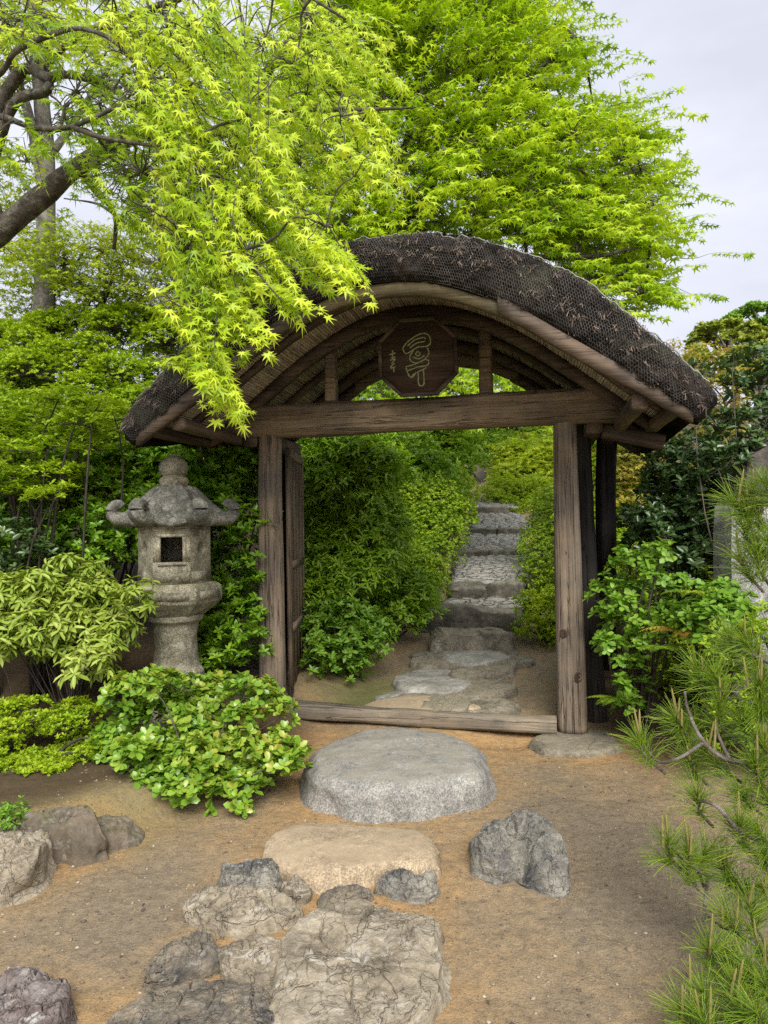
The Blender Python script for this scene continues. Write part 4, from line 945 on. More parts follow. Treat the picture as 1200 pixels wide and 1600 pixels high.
def put_leaves(geo, T, P, D, N, S, rnd):
    if getattr(geo, 'rec', None) is not None: geo.rec.append((T, P, D, N, S, rnd)); return
    _put(geo, T, P, D, N, S, rnd)
def _put(geo, T, P, D, N, S, rnd):
    """instances of leaf T: base P, axis D, face normal ~N, length S"""
    V, F = T; n = len(P)
    D = nrm(D); X = nrm(np.cross(D, N)); N = np.cross(X, D)
    W = P[:, None] + S[:, None, None] * (V[None, :, :1] * X[:, None] + V[None, :, 1:2] * D[:, None] + V[None, :, 2:] * N[:, None])
    k = len(V); Fs = F if isinstance(F, list) else [F]
    geo.add(W.reshape(-1, 3), [(f[None] + (np.arange(n) * k)[:, None, None]).reshape(-1, f.shape[1]) for f in Fs], np.repeat(rnd, k))
class LeafGeo(Geo):
    """leaves of one plant; the ones that show largest become leaf objects of their own, the rest one mesh"""
    def __init__(s): super().__init__(); s.rec = []
    def build(s, name, mat, parent, off, single=0, big='leaf'):
        TS = []; [TS.append(q[0]) for q in s.rec if not any(q[0] is t for t in TS)]
        tid = np.concatenate([np.full(len(q[1]), next(i for i, t in enumerate(TS) if t is q[0])) for q in s.rec])
        P, D, N = (np.concatenate([q[i] for q in s.rec]) for i in (1, 2, 3)); S, rnd = (np.concatenate([q[i] for q in s.rec]) for i in (4, 5))
        s.rec = None; pick = np.zeros(len(P), bool)
        if single:
            q = (P + nrm(D) * S[:, None] * .5 - CO) @ CM; px = 600 + FPX * q[:, 0] / -q[:, 2]; py = 800 - FPX * q[:, 1] / -q[:, 2]; dist = -q[:, 2]
            vis = (px > 8) & (px < 1192) & (py > 8) & (py < 1592); bx = (np.clip(px, 0, 1199) // 16).astype(int) * 128 + (np.clip(py, 0, 1599) // 16).astype(int)
            dm = np.full(128 * 128, 1e9); np.minimum.at(dm, bx[vis], dist[vis]); vis &= dist < dm[bx] + .07
            sc_ = np.where(vis, S / dist, 0); pick[np.argsort(-sc_)[:single]] = True; pick &= vis
            Dn = nrm(D); X = nrm(np.cross(Dn, N)); Nn = np.cross(X, Dn)
            var = [[mesh(big, T[0], T[1] if isinstance(T[1], list) else [T[1]], mat, False, np.full(len(T[0]), (k + .5) / 6)) for k in range(6)] for T in TS]
            for i in np.nonzero(pick)[0]:
                o = bpy.data.objects.new(big, var[tid[i]][min(5, int(rnd[i] * 6))]); COL.objects.link(o); o.parent = parent
                M = Matrix.Identity(4)
                for a in range(3): M[a][0], M[a][1], M[a][2], M[a][3] = X[i, a] * S[i], Dn[i, a] * S[i], Nn[i, a] * S[i], P[i, a] - off[a]
                o.matrix_local = M
        for i, T in enumerate(TS):
            k = ~pick & (tid == i)
            if k.any(): _put(s, T, P[k], D[k], N[k], S[k], rnd[k])
        return part(name, s.mesh(name, mat, False, off), parent, kind='stuff' if single else None)
def rdir(r, n): return nrm(r.normal(0, 1, (n, 3)))
UP = np.array([0, 0, 1.0])

def inside_poly(px, py, poly):
    x, y = np.asarray(px), np.asarray(py); c = np.zeros(x.shape, bool); j = len(poly) - 1
    for i in range(len(poly)):
        xi, yi = poly[i]; xj, yj = poly[j]
        c ^= ((yi > y) != (yj > y)) & (x < (xj - xi) * (y - yi) / (yj - yi + 1e-9) + xi); j = i
    return c
def fill_poly(r, poly, n):
    """n points spread evenly inside an outline (best of several candidates)"""
    p = np.array(poly, float); lo, hi = p.min(0), p.max(0); pts = []
    cand = r.uniform(lo, hi, (n * 40 + 400, 2)); cand = cand[inside_poly(cand[:, 0], cand[:, 1], poly)]
    i = 0
    while len(pts) < n and i < len(cand):
        k = cand[i:i + 6]; i += 6
        if not len(k): break
        if pts: d = np.min(np.linalg.norm(k[:, None] - np.array(pts)[None], axis=2), axis=1); pts.append(k[np.argmax(d)])
        else: pts.append(k[0])
    return np.array(pts)
def lumps(r, poly, n, Yb, Yt, rad, dY=0.15, depth=1):
    """foliage lumps filling an outline seen in the photo: Yb distance at its foot, Yt at its top, further layers behind"""
    C, R = [], []
    ys = np.array(poly)[:, 1]; y0, y1 = ys.min(), ys.max()
    for L in range(depth):
        q = fill_poly(r, poly, max(3, int(n * (1 if L == 0 else .7)))); t = (y1 - q[:, 1]) / max(1, (y1 - y0))
        Y = Yb + (Yt - Yb) * t + r.uniform(-dY, dY, len(q)) + L * rad * 1.3
        C.append(at(q[:, 0], q[:, 1], Y)); R.append(rad * r.uniform(.7, 1.25, len(q)))
    return np.concatenate(C), np.concatenate(R)

def on_lumps(r, C, R, dens, flat=1.0, low=-.35, shell=(.72, 1.06)):
    """random points over the lumps' upper and outer skin: position, outward direction"""
    n = np.maximum(4, (dens * R ** 2 * 12.57 * .75).astype(int)); idx = np.repeat(np.arange(len(C)), n); m = len(idx)
    u = rdir(r, m); u[:, 2] = np.where(u[:, 2] < low, -u[:, 2], u[:, 2]); u = nrm(u)
    rr = R[idx] * r.uniform(shell[0] ** 2, shell[1] ** 2, m) ** .5 * np.where(r.random(m) < .05, r.uniform(1.05, 1.4, m), 1.0)   # a few stray shoots
    P = C[idx] + u * rr[:, None] * np.array([1, 1, flat])
    return P, u, idx

def whorls(r, geo, T, P, A, k, L, elev=(0.1, 0.7), jit=0.25, rbase=None, rspan=0.5):
    """k leaves round each shoot tip P with axis A"""
    n = len(P); A = nrm(A); X = nrm(np.cross(A, rdir(r, n))); Yv = np.cross(A, X)
    ph = (np.arange(k) * 2.39996)[None] + r.uniform(0, 6.3, n)[:, None] + r.uniform(-.3, .3, (n, k))
    el = r.uniform(elev[0], elev[1], (n, k)) + np.linspace(0, .35, k)[None]
    rad = np.cos(ph)[..., None] * X[:, None] + np.sin(ph)[..., None] * Yv[:, None]
    D = np.cos(el)[..., None] * rad + np.sin(el)[..., None] * A[:, None] + r.normal(0, jit * .5, (n, k, 3))
    N = A[:, None] + r.normal(0, jit, (n, k, 3))
    S = L * r.uniform(.65, 1.15, (n, k)) * np.linspace(1.05, .75, k)[None]
    base = P[:, None] - A[:, None] * (np.linspace(.0, -.25, k)[None, :, None] * L)
    rb = (r.random(n) if rbase is None else rbase)[:, None] * (1 - rspan) + rspan * r.random((n, k))
    rb = np.clip(rb + np.linspace(-.1, .15, k)[None], 0, 1)
    put_leaves(geo, T, base.reshape(-1, 3), D.reshape(-1, 3), N.reshape(-1, 3), S.ravel(), rb.ravel())

def stems(r, geo, base, tips, r0, r1, m=6, sag=0.12, spread=0.1):
    """curved stems from points near base to the tips"""
    n = len(tips); t = np.linspace(0, 1, m)[None, :, None]
    b = np.asarray(base, float); b = np.broadcast_to(b, (n, 3)) + np.c_[r.normal(0, spread, (n, 2)), np.zeros(n)]
    L = np.linalg.norm(tips - b, axis=1)[:, None, None]
    off = rdir(r, n)[:, None] * L * sag * np.sin(math.pi * t) + np.array([0, 0, 1.0]) * L * .12 * np.sin(math.pi * t)
    P = b[:, None] * (1 - t) + tips[:, None] * t + off
    V, F = tubes(P, (r0 + (r1 - r0) * t[..., 0]) * np.ones((n, 1)), 4); geo.add(V, F)

M_TWIG = mat_plain('grey brown twig bark', (0.05, 0.04, 0.03), (0.14, 0.115, 0.085), 40, 0.85)
M_DARKTWIG = mat_plain('dark twig bark', (0.025, 0.02, 0.015), (0.075, 0.06, 0.045), 40, 0.85)

def shrub(name, label, cat, C, R, mat, T, L, dens, k=6, base=None, elev=(0.05, 0.6), up=0.6, seed=1, group=None, flat=1.0, twig=M_DARKTWIG, tipstems=0.12, extra=None, low=-.35, stem_r=0.012, shell=(.7, 1.06), single=0, spread=None):
    r = np.random.default_rng(seed)
    if base is None:
        cx, cy_ = C[:, 0].mean(), C[:, 1].mean() + 0.1; base = np.array([cx, cy_, hz(cx, cy_) - .02])
    base = np.asarray(base, float)
    o = thing(name, label, cat, base, 0, group)
    g = LeafGeo(); P, u, idx = on_lumps(r, C, R, dens, flat, low, shell)
    z0 = height(P[:, 0], P[:, 1]); P[:, 2] = np.maximum(P[:, 2], z0 + .012)
    A = nrm(u * (1 - up) + UP * up + r.normal(0, .25, (len(P), 3)))
    whorls(r, g, T, P, A, k, L, elev, rbase=np.clip(.5 + .35 * fbm(P * 3.1, 2, seed) + r.normal(0, .15, len(P)), 0, 1))
    if extra: extra(r, g, P, u)
    g.build('foliage', mat, o, base, single)
    gs_ = Geo(); sb = base + (C - base) * np.array([.55, .45, 0]); far = np.abs(C[:, :2] - base[:2]).max(1) < .45; sb[far] = base
    sb[:, 2] = height(sb[:, 0], sb[:, 1]) - .03; pk = r.random(len(C)) < .55; pk[0] = True; stems(r, gs_, sb[pk], C[pk], stem_r, stem_r * .45, 7, spread=.03)
    sel = r.random(len(P)) < tipstems
    if sel.any(): 
        t = np.linspace(0, 1, 4)[None, :, None]; a = C[idx[sel]][:, None] + 0 * t; Q = a * (1 - t) + P[sel][:, None] * t - np.array([0, 0, .02]) * np.sin(math.pi * t)
        V, F = tubes(Q, np.broadcast_to(np.linspace(.0035, .0015, 4), (sel.sum(), 4)), 3); gs_.add(V, F)
    part('stems', gs_.mesh('stems', twig, True, base), o)
    return o

def pads(r, poly, npads, per, sx=34, sy=12):
    """flat clumps of spray starts with gaps between, inside an outline"""
    c = fill_poly(r, poly, npads); k = r.integers(int(per * .5), int(per * 1.5) + 1, len(c)); idx = np.repeat(np.arange(len(c)), k); big = r.uniform(.6, 1.4, len(c))[idx]
    return c[idx] + np.stack([r.normal(0, sx, len(idx)) * big, r.normal(0, sy, len(idx)) * big], -1), idx
def sprays(r, gl_, gt, P0, D, L, T, leaf, nodes=6, droop=0.5, rnd=None, leafdroop=0.5, tw=0.0022, m=8, updrift=0.0, face=None):
    """drooping maple twigs with opposite leaves; returns nothing, adds leaves to gl_ and twigs to gt"""
    n = len(P0); t = np.linspace(0, 1, m)
    D = nrm(D); L = np.broadcast_to(np.asarray(L, float), (n,))
    side = nrm(np.cross(D, UP) + 1e-6)
    bend = r.normal(0, .12, n)
    pth = P0[:, None] + D[:, None] * (L[:, None] * t)[..., None] - UP * (droop * L[:, None] * t ** 2)[..., None] + side[:, None] * (bend[:, None] * L[:, None] * t ** 2)[..., None]
    V, F = tubes(pth, np.linspace(tw, tw * .35, m)[None] * np.ones((n, 1)), 3); gt.add(V, F)
    tt = np.linspace(.12, 1.0, nodes); i = np.clip((tt * (m - 1)), 0, m - 1.001); a = i.astype(int); f = (i - a)[None, :, None]
    N0 = pth[:, a] * (1 - f) + pth[:, a + 1] * f; TD = nrm(pth[:, a + 1] - pth[:, a])
    rb = (r.random(n) if rnd is None else rnd)[:, None]
    for sg in (-1, 1, 0):
        q = slice(None) if sg else slice(nodes - 1, nodes)
        Pn, Tn = N0[:, q], TD[:, q]; k = Pn.shape[1]
        S = side[:, None] * sg
        pet = (leaf * r.uniform(.25, .6, (n, k)))[..., None]
        d = Tn * (.55 if sg else 1.0) + S * r.uniform(.6, 1.2, (n, k))[..., None] - UP * (leafdroop * r.uniform(.4, 1.5, (n, k)))[..., None] + r.normal(0, .22, (n, k, 3))
        d = nrm(d)
        pos = Pn + nrm(d + .3 * S + UP * .3) * pet
        nn = UP + r.normal(0, .32, (n, k, 3)) + S * .3
        if face is not None: nn = nn + np.asarray(face)
        keep = r.random((n, k)) < .93
        put_leaves(gl_, T, pos[keep], d[keep], nn[keep], (leaf * r.uniform(.45, 1.2, (n, k)))[keep], np.clip(rb + r.normal(0, .16, (n, k)), 0, 1)[keep])

def connect(r, gt, starts, skel, ncl, r0=.014, r1=.0035, m=7):
    """twigs from the nearest limb to clusters of spray starts"""
    n = len(starts); ncl = min(ncl, n); cen = starts[r.choice(n, ncl, replace=False)]
    for _ in range(3):
        lab = np.argmin(np.linalg.norm(starts[:, None] - cen[None], axis=2), axis=1)
        cen = np.array([starts[lab == c].mean(0) if (lab == c).any() else cen[c] for c in range(ncl)])
    sk = np.asarray(skel); near = sk[np.argmin(np.linalg.norm(cen[:, None] - sk[None], axis=2), axis=1)]
    t = np.linspace(0, 1, m)[None, :, None]
    def arc(a, b_, ra, rb):
        L = np.linalg.norm(b_ - a, axis=1)[:, None, None]
        P = a[:, None] * (1 - t) + b_[:, None] * t + np.array([0, 0, .16]) * L * np.sin(math.pi * t) + rdir(r, len(a))[:, None] * L * .09 * np.sin(2 * math.pi * t)
        V, F = tubes(P, (ra + (rb - ra) * t[..., 0]) * np.ones((len(a), 1)), 5); gt.add(V, F)
    arc(near, cen, r0, r0 * .5)
    arc(cen[lab], starts, r0 * .45, r1)

def limb(gt, pts, r0, r1, n=30, sides=10, seed=0, knob=.12):
    P = smooth_path(pts, n); t = np.linspace(0, 1, n); R = (r0 + (r1 - r0) * t)
    V, F = tubes(P, R, sides, True); Pn = V * 6
    c = np.repeat(P, sides, axis=0); V = c + (V - c) * (1 + knob * fbm(Pn + seed, 4, seed))[:, None]
    gt.add(V, F); return P

M_BARK = mat_stone('maple bark', (0.035, 0.03, 0.022), (0.095, 0.08, 0.06), (0.20, 0.18, 0.145), 14, lichen=(0.21, 0.22, 0.15), bstr=1.0, bdist=0.02)
M_GREYBARK = mat_stone('grey trunk bark', (0.06, 0.055, 0.045), (0.14, 0.125, 0.105), (0.25, 0.23, 0.20), 12, lichen=(0.24, 0.25, 0.18), bstr=1.0, bdist=0.02)
# ================================================================ trees
L_NEAR = mat_leaf('spring maple leaf', [(0.21, 0.35, 0.012), (0.45, 0.60, 0.022), (0.67, 0.77, 0.06)], 0.45, 0.4, 0.3)
L_FAR = mat_leaf('green maple leaf', [(0.14, 0.27, 0.012), (0.33, 0.50, 0.020), (0.54, 0.66, 0.04)], 0.45, 0.45, 0.25)
L_OLIVE = mat_leaf('olive maple leaf', [(0.16, 0.24, 0.016), (0.30, 0.39, 0.028), (0.46, 0.50, 0.045)], 0.42, 0.5, 0.2)
L_GOLD = mat_leaf('bronze maple leaf', [(0.20, 0.24, 0.02), (0.38, 0.33, 0.05), (0.52, 0.33, 0.11)], 0.4, 0.5, 0.2)

# ---- the near maple that hangs over the left side of the roof
r = np.random.default_rng(21)
nb = at(-260, 900, 4.6); nb[2] = hz(nb[0], nb[1]) - .05
maple = thing('maple_tree', 'maple with mossy leaning trunk whose bright hanging sprays cover the left roof', 'tree', nb)
gt = Geo(); sk = []
sk += list(limb(gt, [nb, at(-180, 620, 4.6), at(-70, 430, 4.5), at(0, 362, 4.4), at(60, 312, 4.35), at(122, 262, 4.3), at(215, 208, 4.2), at(300, 215, 4.15), at(366, 196, 4.1), at(402, 150, 4.0), at(430, 92, 3.9), at(500, 20, 3.8)], .088, .018, 60, 14, 3))
LIMBS = [([(0, 362, 4.4), (-20, 280, 4.3), (0, 165, 4.1), (40, 108, 4.0), (75, 122, 3.9), (100, 116, 3.85), (160, 130, 3.8), (182, 146, 3.7)], .055, .008),
         ([(-20, 280, 4.3), (20, 165, 4.0), (75, 140, 3.9), (78, 95, 3.9), (150, 45, 3.6), (240, 60, 3.3), (300, 110, 3.1)], .035, .006),
         ([(-60, 180, 3.9), (0, 182, 3.6), (55, 200, 3.5), (112, 198, 3.4), (178, 170, 3.3), (225, 160, 3.2), (262, 120, 3.1)], .018, .004),
         ([(112, 198, 3.4), (160, 215, 3.3), (240, 228, 3.2), (275, 235, 3.1), (310, 330, 3.0), (335, 450, 2.95)], .012, .003),
         ([(-60, 150, 3.7), (0, 115, 3.5), (25, 80, 3.4), (80, 55, 3.3), (130, 45, 3.2), (190, 75, 3.1), (250, 170, 3.0), (280, 300, 2.95), (300, 430, 2.9), (330, 560, 2.85)], .016, .003),
         ([(366, 196, 4.1), (400, 178, 3.9), (470, 172, 3.7), (540, 172, 3.5), (610, 170, 3.4), (650, 168, 3.3)], .02, .004),
         ([(300, 215, 4.15), (360, 270, 3.9), (420, 330, 3.7), (470, 385, 3.5), (520, 415, 3.4)], .016, .004),
         ([(150, 45, 3.6), (250, 10, 3.4), (350, -30, 3.3), (450, -20, 3.2), (540, 30, 3.1)], .022, .005),
         ([(430, 92, 3.9), (500, 120, 3.7), (560, 180, 3.5), (600, 240, 3.4)], .014, .004),
         ([(122, 262, 4.3), (150, 300, 4.4), (180, 335, 4.5), (178, 390, 4.6)], .022, .012), ([(180, 335, 4.5), (150, 318, 4.6), (100, 310, 4.7)], .012, .004), ([(180, 335, 4.5), (205, 355, 4.4), (222, 345, 4.35), (215, 310, 4.3)], .013, .004),
         ([(250, 170, 3.0), (300, 250, 2.95), (350, 320, 2.9), (400, 420, 2.85), (440, 470, 2.8)], .008, .003)]
for k, (pts, a, b_) in enumerate(LIMBS): sk += list(limb(gt, [at(*p) for p in pts], a, b_, 34, 8, 30 + k))
sk = np.array(sk)
gl_ = LeafGeo()
def near_sprays(poly, n0, Y0, Y1, dirpx, L, droop, leafdroop, leaf=.050, nodes=10, rn=(.5, .2)):
    n = int(n0 * 1.4); q = fill_poly(r, poly, n); Y = r.uniform(Y0, Y1, len(q)); P = at(q[:, 0], q[:, 1], Y)
    d = nrm(np.array([dirpx[0], 0, -dirpx[1]]) + r.normal(0, .28, (len(q), 3)) + np.array([0, -.15, 0])); P = P - d * L * .75
    for j, T in enumerate((MAPLE7, MAPLE7B, MAPLE7C)):
        k = np.arange(len(q)) % 3 == j
        if k.any(): sprays(r, gl_, gt, P[k], d[k], L * r.uniform(.7, 1.25, k.sum()), T, leaf, nodes, droop, np.clip(r.normal(rn[0] - .06, rn[1] * 1.3, k.sum()), 0, 1), leafdroop, .0024, face=np.array([0.1, -.75, .1]))
    return P
S0 = []
# the hanging curtain, from the upper boughs down to the tips over the roof
S0.append(near_sprays([(190, 20), (330, 0), (400, 60), (430, 150), (455, 235), (480, 300), (470, 340), (400, 340), (330, 250), (250, 130)], 135, 2.8, 3.7, (.55, .55), .34, .35, .75, rn=(.62, .2)))
S0.append(near_sprays([(250, 130), (330, 250), (400, 330), (420, 390), (380, 420), (330, 400), (285, 330), (250, 230)], 70, 2.75, 3.4, (.45, .65), .34, .3, .8, rn=(.6, .2)))
S0.append(near_sprays([(270, 330), (330, 400), (350, 450), (370, 480), (340, 510), (300, 490), (275, 420)], 26, 2.75, 3.1, (.35, .7), .30, .3, .8))
S0.append(near_sprays([(285, 500), (330, 520), (345, 570), (330, 585), (295, 545)], 12, 2.7, 2.95, (.5, .65), .22, .3, .7))
S0.append(near_sprays([(400, 330), (470, 340), (500, 370), (470, 400), (420, 390)], 20, 3.0, 3.6, (.7, .45), .28, .35, .7))
S0.append(near_sprays([(440, 0), (600, 0), (600, 60), (580, 170), (540, 260), (490, 300), (455, 220), (430, 130)], 75, 3.1, 4.2, (.7, .3), .32, .4, .65, rn=(.6, .22)))
S0.append(near_sprays([(505, 370), (530, 385), (520, 405), (500, 395)], 6, 3.1, 3.5, (.6, .5), .22, .3, .7))
S0.append(near_sprays([(0, 0), (190, 0), (240, 60), (180, 100), (60, 70), (0, 60)], 34, 3.2, 4.0, (.5, .25), .3, .3, .6, rn=(.35, .25)))
S0.append(near_sprays([(80, 130), (230, 110), (270, 230), (250, 330), (180, 330), (110, 250)], 50, 3.3, 4.3, (.5, .35), .3, .35, .65, rn=(.25, .2)))
S0.append(near_sprays([(230, 230), (310, 330), (300, 420), (240, 380), (215, 300)], 26, 3.2, 4.2, (.4, .5), .28, .35, .7, rn=(.2, .15)))
S0.append(near_sprays([(0, 190), (60, 200), (110, 240), (60, 280), (0, 270)], 9, 3.3, 4.0, (.5, .2), .25, .3, .6, rn=(.3, .2)))
for tip in ([(500, 350), (560, 400), (572, 432), (530, 420), (490, 380)], [(430, 400), (480, 450), (484, 484), (450, 470), (415, 430)], [(370, 430), (400, 480), (408, 518), (375, 500), (345, 450)], [(325, 555), (375, 610), (388, 640), (350, 625), (312, 580)], [(560, 200), (620, 180), (640, 270), (600, 290), (550, 270)]):
    S0.append(near_sprays(tip, 8, 2.8, 3.1, (.6, .55), .24, .3, .75, rn=(.75, .15)))
S0 = np.concatenate(S0)
connect(r, gt, S0, sk, 70, .0075, .0022)
gl_.build('crown', L_NEAR, maple, nb, 300); part('trunk', gt.mesh('trunk', M_BARK, True, nb), maple)

# ---- the tall maple behind the gate
def tree(name, label, base, limbs, sprayspec, mat, bark, T, leaf, seed, group=None, ncl=60, r0=.03, tw=.004, cat='tree'):
    r = np.random.default_rng(seed); base = np.asarray(base, float)
    o = thing(name, label, cat, base, 0, group); gt, gl_ = Geo(), Geo(); sk = []
    for k, (pts, a, b_) in enumerate(limbs): sk += list(limb(gt, pts, a, b_, 26, 9, seed + k))
    sk = np.array(sk); S = []
    for (poly, n, Yb, Yt, dY, L, droop, ld, nodes, rn, cen) in sprayspec:
        ys = np.array(poly)[:, 1]
        if isinstance(n, tuple): q, pi = pads(r, poly, *n); off = r.uniform(-dY, dY, pi.max() + 1)[pi] + r.normal(0, .12, len(q))
        else: q = fill_poly(r, poly, n); off = r.uniform(-dY, dY, len(q))
        t = (ys.max() - q[:, 1]) / np.ptp(ys); Y = Yb + (Yt - Yb) * t + off; P = at(q[:, 0], q[:, 1], Y)
        d = nrm((P - cen) * np.array([1, 1, .35])) + r.normal(0, .45, (len(q), 3)) * np.array([1, 1, .4]); d[:, 2] = d[:, 2] * .75 + .08
        sprays(r, gl_, gt, P - nrm(d) * L * .5, d, L * r.uniform(.7, 1.3, len(q)), T, leaf, nodes, droop, np.clip(rn + .22 * fbm(P * .9, 2, seed) + r.normal(0, .12, len(q)), 0, 1), ld, tw * .5)
        S.append(P - nrm(d) * L * .5)
    S = np.concatenate(S); connect(r, gt, S, sk, ncl, r0, tw * .5)
    part('crown', gl_.mesh('crown', mat, False, base), o); part('trunk', gt.mesh('trunk', bark, True, base), o); return o

tb = at(600, 760, 10.5); tb[2] = hz(tb[0], tb[1]) - .1
A = lambda *p: [at(*q) for q in p]
limbs = [([tb] + A((600, 600, 10.5), (596, 420, 10.4), (600, 330, 10.3), (585, 250, 10.2), (600, 120, 10.2), (610, -40, 10.2)), .16, .04),
         (A((596, 420, 10.4), (560, 330, 10.2), (500, 240, 10.0), (470, 120, 9.8)), .07, .02),
         (A((600, 350, 10.3), (650, 330, 10.0), (690, 260, 9.8), (740, 150, 9.6), (770, 30, 9.5)), .08, .015),
         (A((610, 360, 10.3), (700, 345, 9.9), (790, 290, 9.6), (850, 240, 9.4), (900, 200, 9.3)), .075, .012),
         (A((640, 370, 10.2), (760, 370, 9.8), (870, 330, 9.5), (940, 290, 9.3), (1000, 265, 9.2)), .06, .01),
         (A((700, 380, 10.0), (820, 400, 9.6), (930, 400, 9.3), (980, 390, 9.2), (1015, 385, 9.2)), .05, .01),
         (A((600, 330, 10.3), (640, 200, 10.2), (660, 60, 10.3), (680, -60, 10.3)), .06, .02),
         (A((690, 260, 9.8), (760, 200, 9.6), (850, 100, 9.6), (900, 60, 9.6)), .04, .008),
         (A((870, 330, 9.5), (950, 330, 9.3), (990, 330, 9.2), (1020, 320, 9.2)), .03, .008),
         (A((820, 400, 9.6), (900, 440, 9.4), (950, 452, 9.3), (995, 455, 9.2)), .03, .008)]
cen = at(600, 380, 10.6)
mid = [(470, -60), (850, -60), (862, 30), (905, 80), (905, 135), (960, 155), (980, 185), (1010, 210), (1045, 250), (1020, 285), (1040, 320), (1020, 350), (1045, 375), (1020, 410), (1030, 440), (1020, 480), (980, 470), (900, 430), (760, 360), (640, 355), (540, 380), (470, 390), (430, 250)]
tree('maple_tree', 'tall bright green maple behind the thatched roof, reaching into the sky', tb, limbs,
     [(mid, (165, 12, 30, 20), 9.4, 9.2, .5, .50, .18, .55, 8, .70, cen), (mid, (100, 12, 32, 20), 10.2, 10.2, .5, .55, .16, .5, 8, .45, cen), (mid, 420, 11.2, 11.4, .5, .62, .14, .4, 7, .25, cen), ([(530, 540), (870, 540), (870, 650), (530, 650)], 220, 9.6, 9.6, .4, .5, .16, .5, 8, .6, cen)], L_FAR, M_BARK, MAPLE5, .100, 41, ncl=180, r0=.024, tw=.005)

# ---- grey trunk and olive maple behind the azalea bank on the left
b1 = at(68, 720, 7.8); b1[2] = hz(b1[0], b1[1]) - .1
limbs = [([b1] + A((68, 560, 7.8), (70, 400, 7.8), (72, 250, 7.8), (62, 120, 7.8), (50, -60, 7.8)), .13, .07), (A((68, 300, 7.8), (45, 180, 7.7), (10, 80, 7.6), (-30, -20, 7.5)), .06, .03),
         (A((72, 250, 7.8), (110, 200, 7.9), (160, 120, 8.1), (220, 20, 8.3)), .05, .02), (A((66, 320, 7.8), (40, 290, 7.7), (20, 260, 7.7), (-20, 240, 7.6)), .03, .01)]
c1 = at(70, 200, 7.8)
tree('broadleaf_tree', 'grey trunked tree with thin yellowish crown at the upper left, behind the near maple', b1, limbs,
     [([(-40, -40), (150, -40), (120, 60), (60, 130), (-40, 140)], 110, 7.6, 7.4, .6, .5, .15, .4, 6, .75, c1), ([(100, 40), (420, 40), (420, 200), (300, 260), (180, 200)], 130, 8.6, 8.6, .6, .5, .15, .4, 6, .6, c1),
      ([(-40, 200), (60, 230), (60, 330), (-40, 350)], 25, 8.2, 8.2, .4, .5, .15, .4, 6, .6, c1)], L_OLIVE, M_GREYBARK, MAPLE5, .085, 51, ncl=30, r0=.018, tw=.005)
b2 = at(300, 640, 8.2); b2[2] = hz(b2[0], b2[1]) - .1
limbs = [([b2] + A((290, 560, 8.2), (300, 500, 8.1), (270, 430, 8.0), (200, 400, 7.9)), .07, .02), (A((300, 500, 8.1), (330, 460, 8.0), (360, 420, 7.9), (420, 400, 7.9)), .035, .01), (A((290, 560, 8.2), (220, 530, 7.9), (170, 480, 7.7), (110, 450, 7.6)), .04, .01),
         (A((300, 560, 8.2), (360, 540, 7.6), (420, 520, 7.4)), .03, .01)]
c2 = at(260, 520, 8.6)
tree('olive_maple', 'low spreading olive green maple behind the left azaleas, its foliage in flat layers', b2, limbs,
     [([(15, 400), (60, 365), (150, 350), (240, 375), (330, 385), (430, 400), (520, 390), (520, 440), (440, 500), (330, 520), (180, 470), (60, 440)], 620, 7.5, 7.4, .5, .45, .14, .35, 7, .55, c2),
      ([(0, 420), (200, 440), (400, 430), (420, 530), (200, 520), (0, 500)], 260, 8.2, 8.2, .4, .45, .14, .35, 6, .3, c2)], L_OLIVE, M_DARKTWIG, MAPLE5, .062, 61, ncl=50, r0=.014, tw=.004)
# low green tree between, catching the sky gap
b3 = at(-30, 700, 9.0); b3[2] = hz(b3[0], b3[1]) - .1
tree('maple_tree', 'pale green maple at the far left edge behind the leaning mossy trunk', b3, [([b3] + A((-30, 500, 9), (-10, 400, 9), (20, 330, 9)), .08, .02)],
     [([(-40, 300), (30, 290), (90, 340), (110, 400), (40, 440), (-40, 440)], 90, 8.8, 8.8, .5, .45, .15, .4, 6, .6, at(-30, 420, 9.2)), ([(240, 330), (400, 300), (480, 330), (470, 400), (300, 400)], 0, 9, 9, .5, .45, .15, .4, 6, .6, at(300, 420, 9.2))][:1], L_FAR, M_DARKTWIG, MAPLE5, .075, 65, ncl=16, r0=.014, tw=.004)

# ---- bronze maple on the right, beyond the gate
b4 = at(1060, 900, 9.0); b4[2] = hz(b4[0], b4[1]) - .1
limbs = [([b4] + A((1060, 760, 9.0), (1050, 680, 9.0), (1080, 610, 9.0), (1100, 560, 9.0)), .06, .015), (A((1055, 720, 9.0), (1000, 680, 8.8), (960, 660, 8.7)), .03, .01), (A((1060, 700, 9.0), (1120, 650, 8.8), (1160, 600, 8.7)), .03, .01)]
tree('bronze_maple', 'maple with orange and yellow-green young leaves right of the roof end', b4, limbs,
     [([(960, 640), (1010, 620), (1060, 560), (1040, 530), (1100, 545), (1160, 560), (1170, 640), (1120, 740), (1040, 790), (960, 800), (950, 700)], 280, 8.6, 8.6, .5, .42, .15, .4, 7, .5, at(1060, 740, 9.2)), ([(940, 660), (1010, 660), (1060, 760), (1000, 830), (940, 800)], 90, 9.4, 9.4, .4, .42, .15, .4, 6, .1, at(1060, 740, 9.2))], L_GOLD, M_DARKTWIG, MAPLE5, .07, 71, ncl=36, r0=.012, tw=.004)

